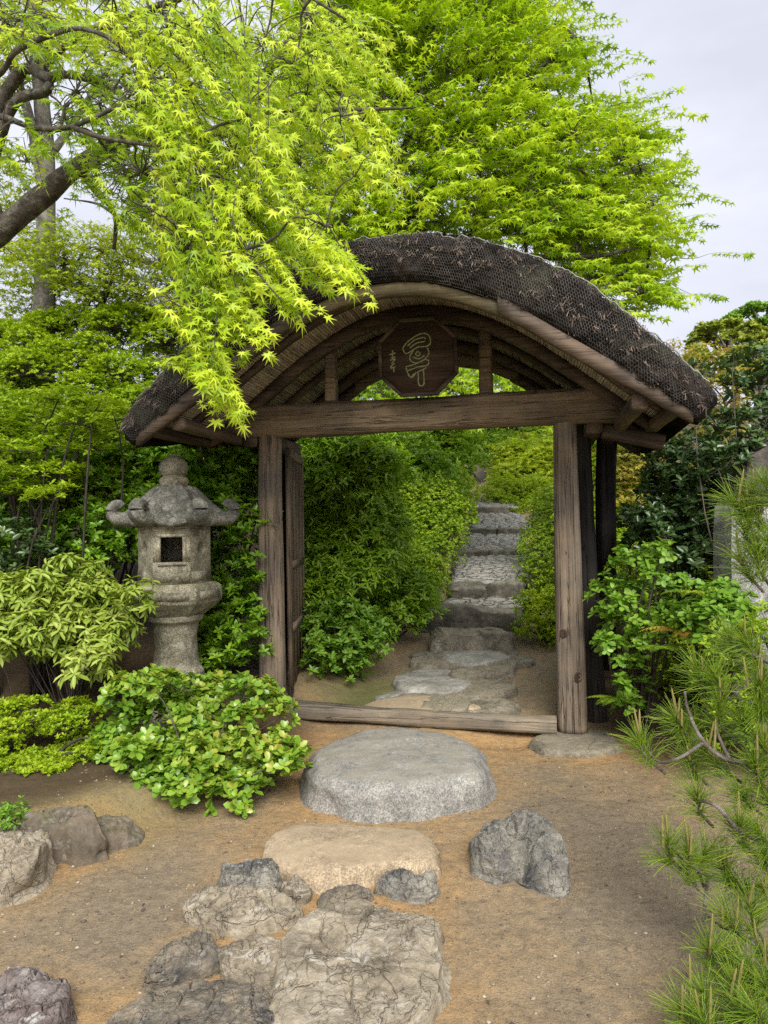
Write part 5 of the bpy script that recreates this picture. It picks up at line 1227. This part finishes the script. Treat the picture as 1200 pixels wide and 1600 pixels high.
# ---- trees and shrubs on the slope far behind
L_HILL = mat_leaf('hill tree leaf', [(0.1125, 0.182, 0.0195), (0.25, 0.308, 0.039), (0.4, 0.42, 0.065)], 0.3, 0.6, 0.2)
L_HILLG = mat_leaf('green hill leaf', [(0.08, 0.18, 0.02), (0.17, 0.32, 0.03), (0.26, 0.42, 0.05)], 0.3, 0.6, 0.2)
def hill_tree(name, label, px, top, Y, wpx, hpx, mat, seed, group, base_py=640, pads=9):
    b = at(px, base_py, Y); b[2] = hz(b[0], b[1]) - .2; r = np.random.default_rng(seed)
    poly = [(px - wpx, top + hpx), (px - wpx * .8, top + hpx * .45), (px - wpx * .3, top), (px + wpx * .3, top - 2), (px + wpx * .8, top + hpx * .4), (px + wpx, top + hpx)]
    C, R = lumps(r, poly, pads, Y, Y, wpx / FPX * Y * .30, .9, 2)
    o = thing(name, label, 'tree', b, 0, group); g, gs_ = Geo(), Geo()
    P, u, idx = on_lumps(r, C, R, 34, .45, -.1, (.5, 1.05)); whorls(r, g, QUAD, P, nrm(u * .4 + UP * .6), 7, .13 * Y / 16, (0, .7), .5, np.clip(.5 + .4 * fbm(P * .8, 2, seed), 0, 1))
    part('crown', g.mesh('crown', mat, False, b), o)
    c = C.mean(0); tr = smooth_path([b, b * .5 + c * .5 + np.array([.2, 0, 0]), c], 12); gs_.add(*tubes(tr, np.linspace(.16, .07, 12) * Y / 20, 7)); stems(r, gs_, tr[7], C, .06 * Y / 20, .025 * Y / 20, 6, .08, 0)
    part('trunk', gs_.mesh('trunk', M_GREYBARK, True, b), o); return o
hill_tree('pine_tree', 'umbrella shaped yellow-olive pine on the hill right of the roof end', 1140, 508, 24, 60, 34, L_HILL, 201, 'trees on the hill')
hill_tree('hill_tree', 'rounded green tree at the right edge above the umbrella shaped pine', 1185, 478, 27, 50, 44, L_HILLG, 202, 'trees on the hill')
hill_tree('hill_tree', 'broad green tree on the hill, mostly beyond the right edge of the picture', 1290, 500, 22, 90, 110, L_HILLG, 205, 'trees on the hill', pads=14)
hill_tree('hill_tree', 'olive tree low on the hill between roof end and glossy shrub', 1095, 545, 21, 36, 40, L_HILL, 203, 'trees on the hill')
hill_tree('hill_tree', 'darker olive tree behind the glossy shrub at the right edge', 1180, 540, 20, 60, 60, L_HILL, 204, 'trees on the hill')
# ================================================================ shrubs
L_AZ = mat_leaf('azalea leaf', [(0.0954, 0.1828, 0.0127), (0.2242, 0.3507, 0.0177), (0.414, 0.5048, 0.0278)], 0.32, 0.5, 0.3)
L_AZB = mat_leaf('bright azalea leaf', [(0.15, 0.268, 0.0115), (0.315, 0.451, 0.0161), (0.495, 0.573, 0.0287)], 0.38, 0.5, 0.3)
L_PIER = mat_leaf('pieris leaf', [(0.0663, 0.1675, 0.0166), (0.1875, 0.3662, 0.0221), (0.375, 0.58, 0.0344)], 0.28, 0.35, 0.5)
L_YEL = mat_leaf('yellow green leaf', [(0.15, 0.24, 0.02), (0.30, 0.40, 0.05), (0.47, 0.51, 0.13)], 0.3, 0.45, 0.35)
L_GLOSS = mat_leaf('round glossy leaf', [(0.075, 0.17, 0.015), (0.16, 0.31, 0.028), (0.28, 0.42, 0.045), (0.40, 0.36, 0.05)], 0.28, 0.32, 0.5)
L_DARK = mat_leaf('dark evergreen leaf', [(0.027, 0.061, 0.0172), (0.06, 0.116, 0.0322), (0.128, 0.195, 0.0575)], 0.15, 0.3, 0.6)
L_MID = mat_leaf('mid green leaf', [(0.098, 0.199, 0.019), (0.232, 0.396, 0.026), (0.415, 0.614, 0.037)], 0.3, 0.4, 0.4)
L_LIME = mat_leaf('lime leaf', [(0.095, 0.2116, 0.019), (0.1805, 0.3404, 0.0333), (0.2945, 0.4416, 0.057)], 0.35, 0.4, 0.4)
L_LAYER = mat_leaf('layered shrub leaf', [(0.16, 0.28, 0.014), (0.33, 0.47, 0.022), (0.47, 0.58, 0.04)], 0.38, 0.45, 0.3)
R_ = np.random.default_rng
def S(name, label, poly, n, Yb, Yt, rad, mat, T, L, dens, seed, depth=2, **kw):
    C, R = lumps(R_(seed), poly, n, Yb, Yt, rad, kw.pop('dY', .15), depth)
    return shrub(name, label, kw.pop('cat', 'shrub'), C, R, mat, T, L, dens, seed=seed, **kw)
# ---- left bank, back to front
S('azalea', 'wide bank of fine leaved azalea with tiny cream flowers under the left roof end', [(-380, 560), (-60, 520), (100, 505), (260, 505), (390, 500), (400, 540), (330, 600), (250, 660), (190, 700), (60, 720), (-60, 720), (-380, 780)], 66, 6.1, 7.4, .30, L_AZB, SMALL, .036, 520, 301, depth=2, k=7, flat=.7, up=.75)
S('azalea', 'dark shaded azalea below the left roof end behind the lantern', [(180, 690), (300, 640), (400, 690), (420, 800), (300, 830), (180, 780)], 16, 6.4, 6.8, .28, L_AZ, SMALL, .04, 300, 302, depth=2, k=7)
S('azalea', 'shaded azalea at the left edge between the flowering bank and the whorled shrubs', [(-60, 640), (120, 650), (230, 680), (230, 780), (-60, 790)], 20, 5.75, 5.95, .22, L_AZ, SMALL, .04, 420, 313, depth=2, k=7)
S('layered_shrub', 'bright shrub in flat layers of small whorled leaves, left edge above lantern cap', [(-60, 640), (120, 620), (205, 640), (200, 680), (120, 720), (100, 780), (-60, 770)], 26, 4.95, 5.25, .17, L_LAYER, OVAL, .048, 200, 303, depth=2, k=5, flat=.45, up=.9, elev=(-.1, .3))
S('pieris', 'dark green whorled shrub filling the bank left of the lantern cap', [(-330, 740), (-60, 720), (100, 740), (200, 720), (230, 800), (220, 880), (120, 900), (-60, 900), (-330, 960)], 42, 5.3, 5.8, .21, L_PIER, OVAL, .066, 110, 304, depth=2, k=8)
S('pieris', 'green whorled shrub directly behind the stone lantern', [(220, 700), (330, 700), (405, 720), (405, 800), (390, 900), (395, 1040), (310, 1060), (290, 900), (240, 850)], 34, 5.35, 5.75, .18, L_PIER, OVAL, .066, 120, 305, depth=2, k=8, single=250)
S('pieris', 'bright tipped whorled shrub touching the left side of the lantern fire box', [(60, 860), (130, 810), (200, 820), (215, 870), (200, 900), (90, 905)], 11, 5.3, 5.45, .13, L_PIER, OVAL, .066, 170, 306, depth=1, k=8, single=150)
S('pieris', 'dark leaved shrub at the left edge above the yellow-green one', [(-300, 880), (-60, 860), (60, 850), (90, 900), (40, 960), (-60, 1000), (-300, 1080)], 22, 4.95, 5.1, .16, L_DARK, OVAL, .07, 100, 307, depth=1, k=7)
S('yellow_green_shrub', 'pale yellow-green shrub of drooping leaf whorls left of the lantern shaft', [(-40, 905), (60, 895), (140, 890), (205, 935), (205, 1010), (165, 1055), (100, 1030), (20, 1025), (-40, 1010)], 26, 4.45, 4.7, .12, L_YEL, NARROW, .085, 150, 308, depth=2, k=8, elev=(-.75, .1), base=(-2.1, 4.75, .15), single=300, stem_r=.004)
S('ground_cover', 'low cushion of small leaved ground cover at the left edge above the boulder', [(-200, 1130), (-40, 1120), (60, 1100), (130, 1105), (185, 1140), (180, 1190), (120, 1225), (60, 1245), (-40, 1250), (-200, 1250)], 64, 3.95, 4.5, .10, L_AZB, SMALL, .03, 760, 309, depth=1, k=6, flat=.6, up=.8)
def berries(r, g, P, u): pass
S('glossy_shrub', 'round glossy leaved shrub hiding the lantern foot beside the left gate post', [(160, 1130), (195, 1085), (260, 1068), (300, 1090), (350, 1075), (420, 1100), (465, 1150), (470, 1200), (420, 1215), (370, 1250), (300, 1250), (230, 1230), (175, 1190)], 34, 3.75, 4.35, .105, L_GLOSS, WIDE, .058, 250, 310, depth=2, k=7, base=(-1.02, 4.0, .08), twig=M_TWIG, stem_r=.006, single=300)
S('seedling', 'tiny lime green seedling growing between the edging stones and the boulder', [(85, 1300), (100, 1280), (125, 1285), (128, 1298)], 3, 3.35, 3.4, .035, L_LIME, OVAL, .04, 900, 311, depth=1, k=6, cat='plant')
S('weed', 'small green weed at the left edge beside the boulder', [(-30, 1275), (10, 1265), (30, 1275), (10, 1300), (-30, 1300)], 5, 3.3, 3.35, .05, L_LIME, SMALL, .03, 700, 312, depth=1, k=6, cat='plant')
# ---- inside the gate, left of the path
S('evergreen_shrub', 'tall evergreen shrub just behind the open left door', [(470, 690), (560, 680), (610, 720), (600, 800), (610, 880), (560, 930), (480, 940), (468, 800)], 34, 6.7, 7.4, .27, L_MID, NARROW, .085, 120, 320, depth=2, k=7, elev=(-.5, .4))
S('pieris', 'whorled bright green shrub at the foot of the open left door inside the gate', [(472, 985), (500, 955), (560, 950), (600, 985), (590, 1040), (540, 1058), (490, 1050)], 16, 6.05, 6.4, .13, L_LIME, OVAL, .07, 140, 321, depth=2, k=8, single=150)
S('broadleaf_shrub', 'leafy shrub leaning over the first stone step inside the gate', [(560, 900), (610, 880), (650, 920), (668, 960), (630, 980), (590, 980), (560, 950)], 14, 7.3, 7.6, .17, L_MID, OVAL, .075, 130, 322, depth=2, k=6, elev=(-.2, .4))
S('azalea', 'clipped azalea mound left of the second cobbled slope', [(590, 800), (630, 772), (680, 775), (715, 800), (715, 830), (680, 880), (620, 880), (585, 840)], 22, 9.2, 10.5, .30, L_AZ, SMALL, .038, 330, 323, depth=2, k=7)
S('azalea', 'low azalea mound beside the lower cobbled slope', [(590, 890), (640, 868), (680, 885), (690, 915), (660, 940), (610, 935)], 14, 8.2, 8.7, .20, L_AZ, SMALL, .036, 380, 324, depth=2, k=7)
S('evergreen_shrub', 'taller green shrub behind the clipped azalea mound', [(570, 700), (640, 700), (690, 740), (700, 790), (620, 800), (570, 790)], 20, 10.5, 11.5, .38, L_MID, OVAL, .09, 70, 325, depth=2, k=7)
S('azalea', 'yellow-green azalea at the left of the upper steps', [(680, 750), (715, 745), (725, 780), (715, 825), (685, 830)], 12, 12.0, 13.0, .30, L_AZB, SMALL, .045, 260, 326, depth=2, k=7)
S('evergreen_shrub', 'dark shrub far behind under the middle of the lintel', [(610, 690), (700, 670), (740, 700), (735, 745), (660, 750)], 14, 14.5, 15.5, .45, L_MID, OVAL, .10, 50, 327, depth=2, k=7)
# ---- inside, right of the path
S('azalea', 'azalea right of the lower steps behind the right post', [(822, 950), (845, 930), (885, 925), (890, 1000), (850, 1012), (825, 985)], 10, 7.3, 7.6, .15, L_AZB, SMALL, .036, 480, 330, depth=2, k=7)
S('azalea', 'azalea bank right of the cobbled slopes', [(838, 870), (842, 820), (855, 790), (900, 780), (940, 800), (940, 940), (865, 935), (838, 915)], 30, 8.8, 11.5, .28, L_AZ, SMALL, .036, 340, 331, depth=2, k=7)
S('azalea', 'low azalea mound at the top of the path', [(755, 778), (780, 765), (850, 768), (900, 775), (900, 800), (830, 812), (770, 795)], 14, 17.0, 19.0, .42, L_AZB, SMALL, .06, 130, 332, depth=2, k=7)
S('azalea', 'yellow-green azalea seen between the right post and the dark rear post', [(905, 690), (990, 690), (1010, 800), (990, 900), (900, 900)], 26, 8.0, 9.5, .28, L_AZB, SMALL, .04, 260, 333, depth=2, k=7)
S('pine_shrub', 'yellow-green low pine on the slope above the end of the path', [(780, 720), (820, 700), (880, 700), (900, 740), (860, 765), (790, 760)], 14, 20, 22, .55, L_OLIVE, NARROW, .12, 60, 334, depth=2, k=10, up=.9)
S('pine_thicket', 'hazy green pine thicket on the far slope under the lintel', [(690, 640), (900, 640), (900, 720), (740, 730), (690, 700)], 24, 25, 27, .8, L_HILLG, NARROW, .18, 30, 335, depth=2, k=10, up=1.0)
# bright maples behind the gap between lintel and arch
for k, (px, seed, lab) in enumerate([(610, 81, 'bright maple seen through the gate below the name board'), (760, 82, 'bright maple seen through the gate right of the name board')]):
    b = at(px + (160 if k else 0), 740, 16 + k); b[2] = hz(b[0], b[1]) - .1
    tree('maple_tree', lab, b, [([b] + A((px + (130 if k else 20), 660, 16 + k), (px + 30, 560, 16 + k)), .1, .03)], [([(px - 110, 700), (px - 110, 590), (px - 60, 540), (px + 60, 535), (px + 120, 590), (px + 120, 690)], 300, 15.5 + k, 15.5 + k, .8, .7, .15, .4, 7, .6, at(px, 680, 16.5 + k))], L_FAR, M_DARKTWIG, MAPLE5, .12, seed, ncl=24, r0=.02, tw=.006)
# ---- right of the gate
S('glossy_evergreen', 'dark glossy evergreen beside the stone slab right of the rear post', [(1000, 780), (1050, 705), (1110, 700), (1150, 740), (1150, 860), (1120, 930), (1030, 910), (985, 860)], 30, 5.4, 5.8, .15, L_DARK, OVAL, .085, 120, 340, depth=2, k=6, twig=M_TWIG)
S('glossy_evergreen', 'upright glossy evergreen at the right edge beside the roof end', [(1075, 600), (1110, 570), (1150, 560), (1230, 560), (1420, 600), (1420, 860), (1230, 760), (1150, 770), (1100, 740), (1085, 650)], 52, 5.1, 5.3, .13, L_DARK, OVAL, .08, 110, 341, depth=1, k=6, base=(2.75, 5.3, .1), twig=M_TWIG, stem_r=.008)
S('leafy_bush', 'bright green leafy bush crowding the dark post right of the gate', [(935, 930), (960, 885), (1000, 862), (1040, 875), (1060, 930), (1050, 985), (1010, 1010), (990, 1060), (1005, 1100), (975, 1110), (950, 1020)], 24, 4.6, 4.75, .09, L_LIME, WIDE, .058, 150, 342, depth=2, k=6, base=(1.75, 4.9, .05), elev=(-.2, .5), single=300)
S('leafy_bush', 'bright green leafy bush in front of the granite slab', [(1060, 950), (1100, 920), (1165, 945), (1160, 1000), (1110, 1010), (1070, 990)], 14, 4.2, 4.3, .085, L_LIME, WIDE, .058, 210, 343, depth=2, k=6, base=(2.05, 4.5, .05), elev=(-.2, .5), single=150)
S('azalea', 'shaded shrub behind the leafy bushes right of the gate', [(960, 900), (1100, 900), (1250, 920), (1480, 880), (1480, 1080), (1200, 1080), (1000, 1100)], 44, 5.2, 5.4, .17, L_AZ, OVAL, .05, 120, 344, depth=2, k=7)
S('azalea', 'dark foliage at the far right edge under the pine', [(1120, 1000), (1230, 980), (1450, 1000), (1450, 1160), (1230, 1180), (1120, 1160)], 30, 3.9, 4.0, .13, L_AZ, OVAL, .045, 160, 345, depth=2, k=7)

# ---- ferns
def fern(name, label, base, n, L, mat, seed, az=None, rise=.75, group=None):
    r = R_(seed); base = np.asarray(base, float); o = thing(name, label, 'fern', base, 0, group)
    for k in range(n):
        g = Geo(); a = (r.uniform(0, 6.28) if az is None else r.uniform(*az)); l = L * r.uniform(.7, 1.15); m = 15
        t = np.linspace(0, 1, m); d = np.array([math.cos(a), math.sin(a), 0]); s = np.array([-math.sin(a), math.cos(a), 0])
        P = d * (l * t)[:, None] + UP * (l * rise * (t - .95 * t ** 2.2))[:, None]
        g.add(*tubes(P, np.linspace(.0025, .0008, m), 4)); rv = r.random()
        tt = np.linspace(.15, .99, 22); Q = np.stack([np.interp(tt, t, P[:, i]) for i in range(3)], -1); w = l * .20 * np.sin(math.pi * (tt * .9 + .05)) ** .7 * (1.1 - tt * .6)
        for sg in (-1, 1):
            D = s[None] * sg + d * .35 - UP * .15 + r.normal(0, .06, (22, 3)); put_leaves(g, NARROW, Q, D, np.broadcast_to(UP, (22, 3)) + r.normal(0, .1, (22, 3)), w, np.clip(rv + r.normal(0, .1, 22), 0, 1))
        part('frond', g.mesh('frond', mat), o)
    return o
L_FERN = mat_leaf('fern green', [(0.11, 0.20, 0.015), (0.20, 0.32, 0.02), (0.30, 0.38, 0.03)], .35)
L_FERNY = mat_leaf('fern yellow', [(0.34, 0.30, 0.03), (0.46, 0.36, 0.05), (0.42, 0.20, 0.05)], .35)
fern('fern', 'yellowing fern at the left edge above the boulder', at(-20, 1215, 3.95), 4, .26, L_FERNY, 401, (-.4, .4), .35)
fern('fern', 'small green fern behind the ground cover left of the lantern foot', at(140, 1110, 4.5), 6, .22, L_FERN, 402, None, .4)
fern('fern', 'green fern hanging below the bright leafy bush beside the gate', at(1030, 1010, 4.45), 8, .24, L_FERN, 403, (3.4, 6.2), .3)
fern('fern', 'rusty yellow fern above the pine right of the leafy bush', at(1075, 990, 4.4), 7, .26, L_FERNY, 404, (2.9, 6.4), .5)
fern('fern', 'fern drooping beside the foot of the dark rear post', at(965, 1090, 4.75), 6, .24, L_FERN, 405, (3.0, 5.8), .3)
fern('fern', 'yellow green fern arching between the leafy bushes', at(1080, 930, 4.35), 6, .24, L_FERN, 406, (2.6, 6.4), .6)

# ---- granite slab and dark standing stone at the right edge
M_SLABR = mat_stone('speckled upright granite', (0.13, 0.125, 0.115), (0.24, 0.235, 0.22), (0.35, 0.34, 0.32), 12, speck=.8, lichen=(0.24, 0.27, 0.14), bstr=.7, bdist=.01)
M_SLABD = mat_stone('dark upright stone', (0.035, 0.03, 0.028), (0.085, 0.07, 0.062), (0.15, 0.125, 0.11), 9, bstr=.7)
def standing(name, label, mat, quad, Y, T, seed):
    P = [at(px, py, Y) for px, py in quad]
    for q in P[:2]: q[2] = hz(q[0], q[1]) - .12
    c = np.mean(P, 0); base = np.array([c[0], Y, min(p[2] for p in P)])
    n = 14; g = Geo(); V = []
    s = np.linspace(0, 1, n)
    U, W = np.meshgrid(s, s)
    F0 = (P[0] * ((1 - U) * (1 - W))[..., None] + P[1] * (U * (1 - W))[..., None] + P[2] * (U * W)[..., None] + P[3] * ((1 - U) * W)[..., None])
    e = np.minimum(np.minimum(U, 1 - U), np.minimum(W, 1 - W)); nz = .012 * fbm(F0 * 7 + seed, 4, seed)
    Fr = F0 + np.stack([nz, -.03 * sstep(0, .12, e) + nz, nz], -1); Bk = F0 + np.stack([nz, T + .03 * sstep(0, .12, e), nz], -1)
    g.add(Fr.reshape(-1, 3), grid_faces(n, n)[:, ::-1]); g.add(Bk.reshape(-1, 3), grid_faces(n, n))
    ring = [(0, j) for j in range(n)] + [(i, n - 1) for i in range(1, n)] + [(n - 1, j) for j in range(n - 2, -1, -1)] + [(i, 0) for i in range(n - 2, 0, -1)]
    g.add(np.concatenate([[Fr[a] for a in ring], [Bk[a] for a in ring]]), grid_faces(2, len(ring), True))
    o = part(name, g.mesh(name, mat, True, base), None, base); return tag(o, label, 'stone')
standing('granite_slab', 'upright speckled grey granite slab at the right edge behind the pine', M_SLABR, [(1143, 1120), (1290, 1120), (1290, 800), (1143, 790)], 4.6, .25, 3)
standing('standing_stone', 'dark upright stone behind the granite slab at the right edge', M_SLABD, [(1140, 900), (1280, 900), (1270, 650), (1168, 715)], 5.0, .2, 5)

# ---- the young pine in front, right
M_NEEDLE = mat_leaf('pine needle', [(0.09, 0.183, 0.0172), (0.225, 0.366, 0.0253), (0.435, 0.525, 0.046)], .25, .35, .5)
M_CANDLE = mat_plain('pine candle', (0.17, 0.17, 0.04), (0.32, 0.25, 0.09), 120, .7, .8, .003)
M_PINEBARK = mat_stone('pine bark', (0.06, 0.045, 0.035), (0.155, 0.13, 0.105), (0.30, 0.27, 0.235), 25, bstr=1.0, bdist=.01)
r = R_(91); pb = at(1330, 1500, 2.45); pb[2] = hz(pb[0], pb[1]) - .03
pine = thing('pine_tree', 'young pine with long needles and upright pale candles at the right edge', 'tree', pb)
gt, gn = Geo(), Geo()
PL = [([tuple(pb)] + [tuple(at(1310, 1350, 2.45)), tuple(at(1290, 1150, 2.5)), tuple(at(1280, 950, 2.55)), tuple(at(1270, 780, 2.6))], .035, .012),
      (A((1310, 1400, 2.45), (1240, 1385, 2.4), (1170, 1385, 2.4), (1115, 1372, 2.4), (1080, 1352, 2.38), (1045, 1320, 2.35)), .012, .005), (A((1106, 1370, 2.4), (1103, 1400, 2.38), (1100, 1440, 2.36), (1106, 1475, 2.34)), .007, .005),
      (A((1100, 1425, 2.37), (1130, 1450, 2.35), (1180, 1470, 2.33), (1240, 1480, 2.3)), .004, .006), (A((1290, 1200, 2.5), (1210, 1195, 2.45), (1140, 1188, 2.45), (1100, 1160, 2.45), (1075, 1110, 2.5), (1070, 1080, 2.5)), .012, .004),
      (A((1100, 1160, 2.45), (1060, 1185, 2.45), (1030, 1190, 2.5), (1005, 1165, 2.5)), .006, .004), (A((1140, 1188, 2.45), (1120, 1140, 2.5), (1125, 1110, 2.55)), .006, .004), (A((1290, 1300, 2.5), (1220, 1320, 2.4), (1160, 1300, 2.35), (1120, 1260, 2.35), (1090, 1250, 2.4)), .010, .005),
      (A((1280, 950, 2.55), (1230, 900, 2.5), (1190, 860, 2.5), (1165, 800, 2.5), (1150, 780, 2.5)), .010, .004), (A((1280, 1050, 2.55), (1220, 1040, 2.5), (1170, 1020, 2.5), (1140, 1000, 2.55)), .010, .004),
      (A((1300, 1540, 2.2), (1220, 1530, 2.2), (1150, 1500, 2.2), (1100, 1490, 2.2)), .009, .004), (A((1300, 1580, 2.1), (1200, 1590, 2.1), (1110, 1570, 2.1)), .009, .004)]
for k, (pts, a, b_) in enumerate(PL): limb(gt, pts, a, b_, 24, 7, 500 + k, .25)
TUFT = [(1000, 1165, 2.5), (1030, 1150, 2.5), (1060, 1130, 2.52), (1090, 1135, 2.6), (1045, 1320, 2.35), (1030, 1290, 2.35), (1075, 1345, 2.38), (1100, 1340, 2.4), (1130, 1350, 2.4), (1070, 1080, 2.5), (1090, 1050, 2.55), (1120, 1060, 2.5), (1125, 1105, 2.5), (1150, 1090, 2.5), (1185, 1075, 2.45), (1140, 1000, 2.55), (1170, 1010, 2.5),
        (1200, 1020, 2.45), (1150, 790, 2.5), (1185, 870, 2.45), (1160, 880, 2.5), (1190, 820, 2.4), (1175, 770, 2.5), (1198, 760, 2.45), (1175, 800, 2.5), (1200, 790, 2.45), (1165, 830, 2.5), (1200, 850, 2.45), (1090, 1250, 2.4), (1120, 1255, 2.35), (1155, 1295, 2.35), (1185, 1300, 2.35), (1200, 1250, 2.4), (1170, 1180, 2.45), (1195, 1170, 2.4), (1160, 1240, 2.4), (1110, 1490, 2.2), (1075, 1510, 2.2), (1140, 1500, 2.2), (1170, 1520, 2.15), (1100, 1560, 2.1),
        (1130, 1580, 2.1), (1070, 1590, 2.05), (1160, 1590, 2.05), (1200, 1550, 2.1), (1190, 1470, 2.3), (1200, 1400, 2.35), (1150, 1380, 2.4), (1140, 1440, 2.3), (1195, 930, 2.45), (1180, 1200, 2.4), (1195, 1340, 2.35), (1175, 1420, 2.3), (1160, 1460, 2.25), (1195, 1500, 2.2), (1185, 1590, 2.0), (1150, 1555, 2.1), (1135, 1530, 2.15), (1185, 1040, 2.5), (1160, 1130, 2.5), (1110, 1180, 2.5), (1170, 960, 2.5), (1100, 1600, 2.0), (1190, 1110, 2.45), (1080, 1190, 2.5)]
TUFT = [q for i, q in enumerate(TUFT) if i % 4 != 1]
TUFT += [(2580 - x, y + 12, Y + .1) for i, (x, y, Y) in enumerate(TUFT) if x > 1120 and i % 2 == 0]
cand = []
for q in range(3):
    m = 9; t = np.linspace(0, 1, m); pth = np.stack([.04 * np.sin(t * 2 + q), 0 * t, t], -1); V, F = tubes(pth, .055 * np.array([1, 1.05, 1, 1, .95, .9, .85, .7, .25]), 7, True); cand.append(mesh('candle', V, F, M_CANDLE, True))
for k, tf in enumerate(TUFT):
    P0 = at(*tf); ax = nrm(np.array([-.35, -.15, .9]) + r.normal(0, .22, 3)); n = 140; L = .125
    gt.add(*tubes(np.stack([P0 - ax * .10 + np.array([.05, .03, -.02]), P0 - ax * .05, P0]), np.array([.006, .005, .0035]), 5))
    t = r.uniform(-.09, .02, n); P = P0 + ax[None] * t[:, None]
    u = rdir(r, n); u = nrm(u - (u @ ax)[:, None] * ax); an = r.uniform(.15, .95, n) + np.clip(-t * 4, 0, .5)
    D = u * np.sin(an)[:, None] + ax * np.cos(an)[:, None]; ln = L * r.uniform(.6, 1.1, n)
    m = 5; s = np.linspace(0, 1, m)[None, :, None]; pth = P[:, None] + D[:, None] * (ln[:, None, None] * s) - UP * (ln[:, None, None] * .18 * s ** 2) + rdir(r, n)[:, None] * (.06 * ln[:, None, None] * s ** 2)
    V, F = tubes(pth, np.linspace(.0012, .0006, m)[None] * np.ones((n, 1)), 3); gn.add(V, F, np.repeat(np.clip(r.normal(.45, .25, n), 0, 1), m * 3))
    if k % 3 != 2:
        for j in range(r.integers(1, 4)):
            o = part('candle', cand[r.integers(3)], pine, P0 + r.normal(0, .012, 3) - pb, (r.normal(0, .10), r.normal(0, .10), r.uniform(0, 6))); l = r.uniform(.05, .14); o.scale = (.085, .085, l)
part('needles', gn.mesh('needles', M_NEEDLE, True, pb), pine); part('branches', gt.mesh('branches', M_PINEBARK, True, pb), pine)
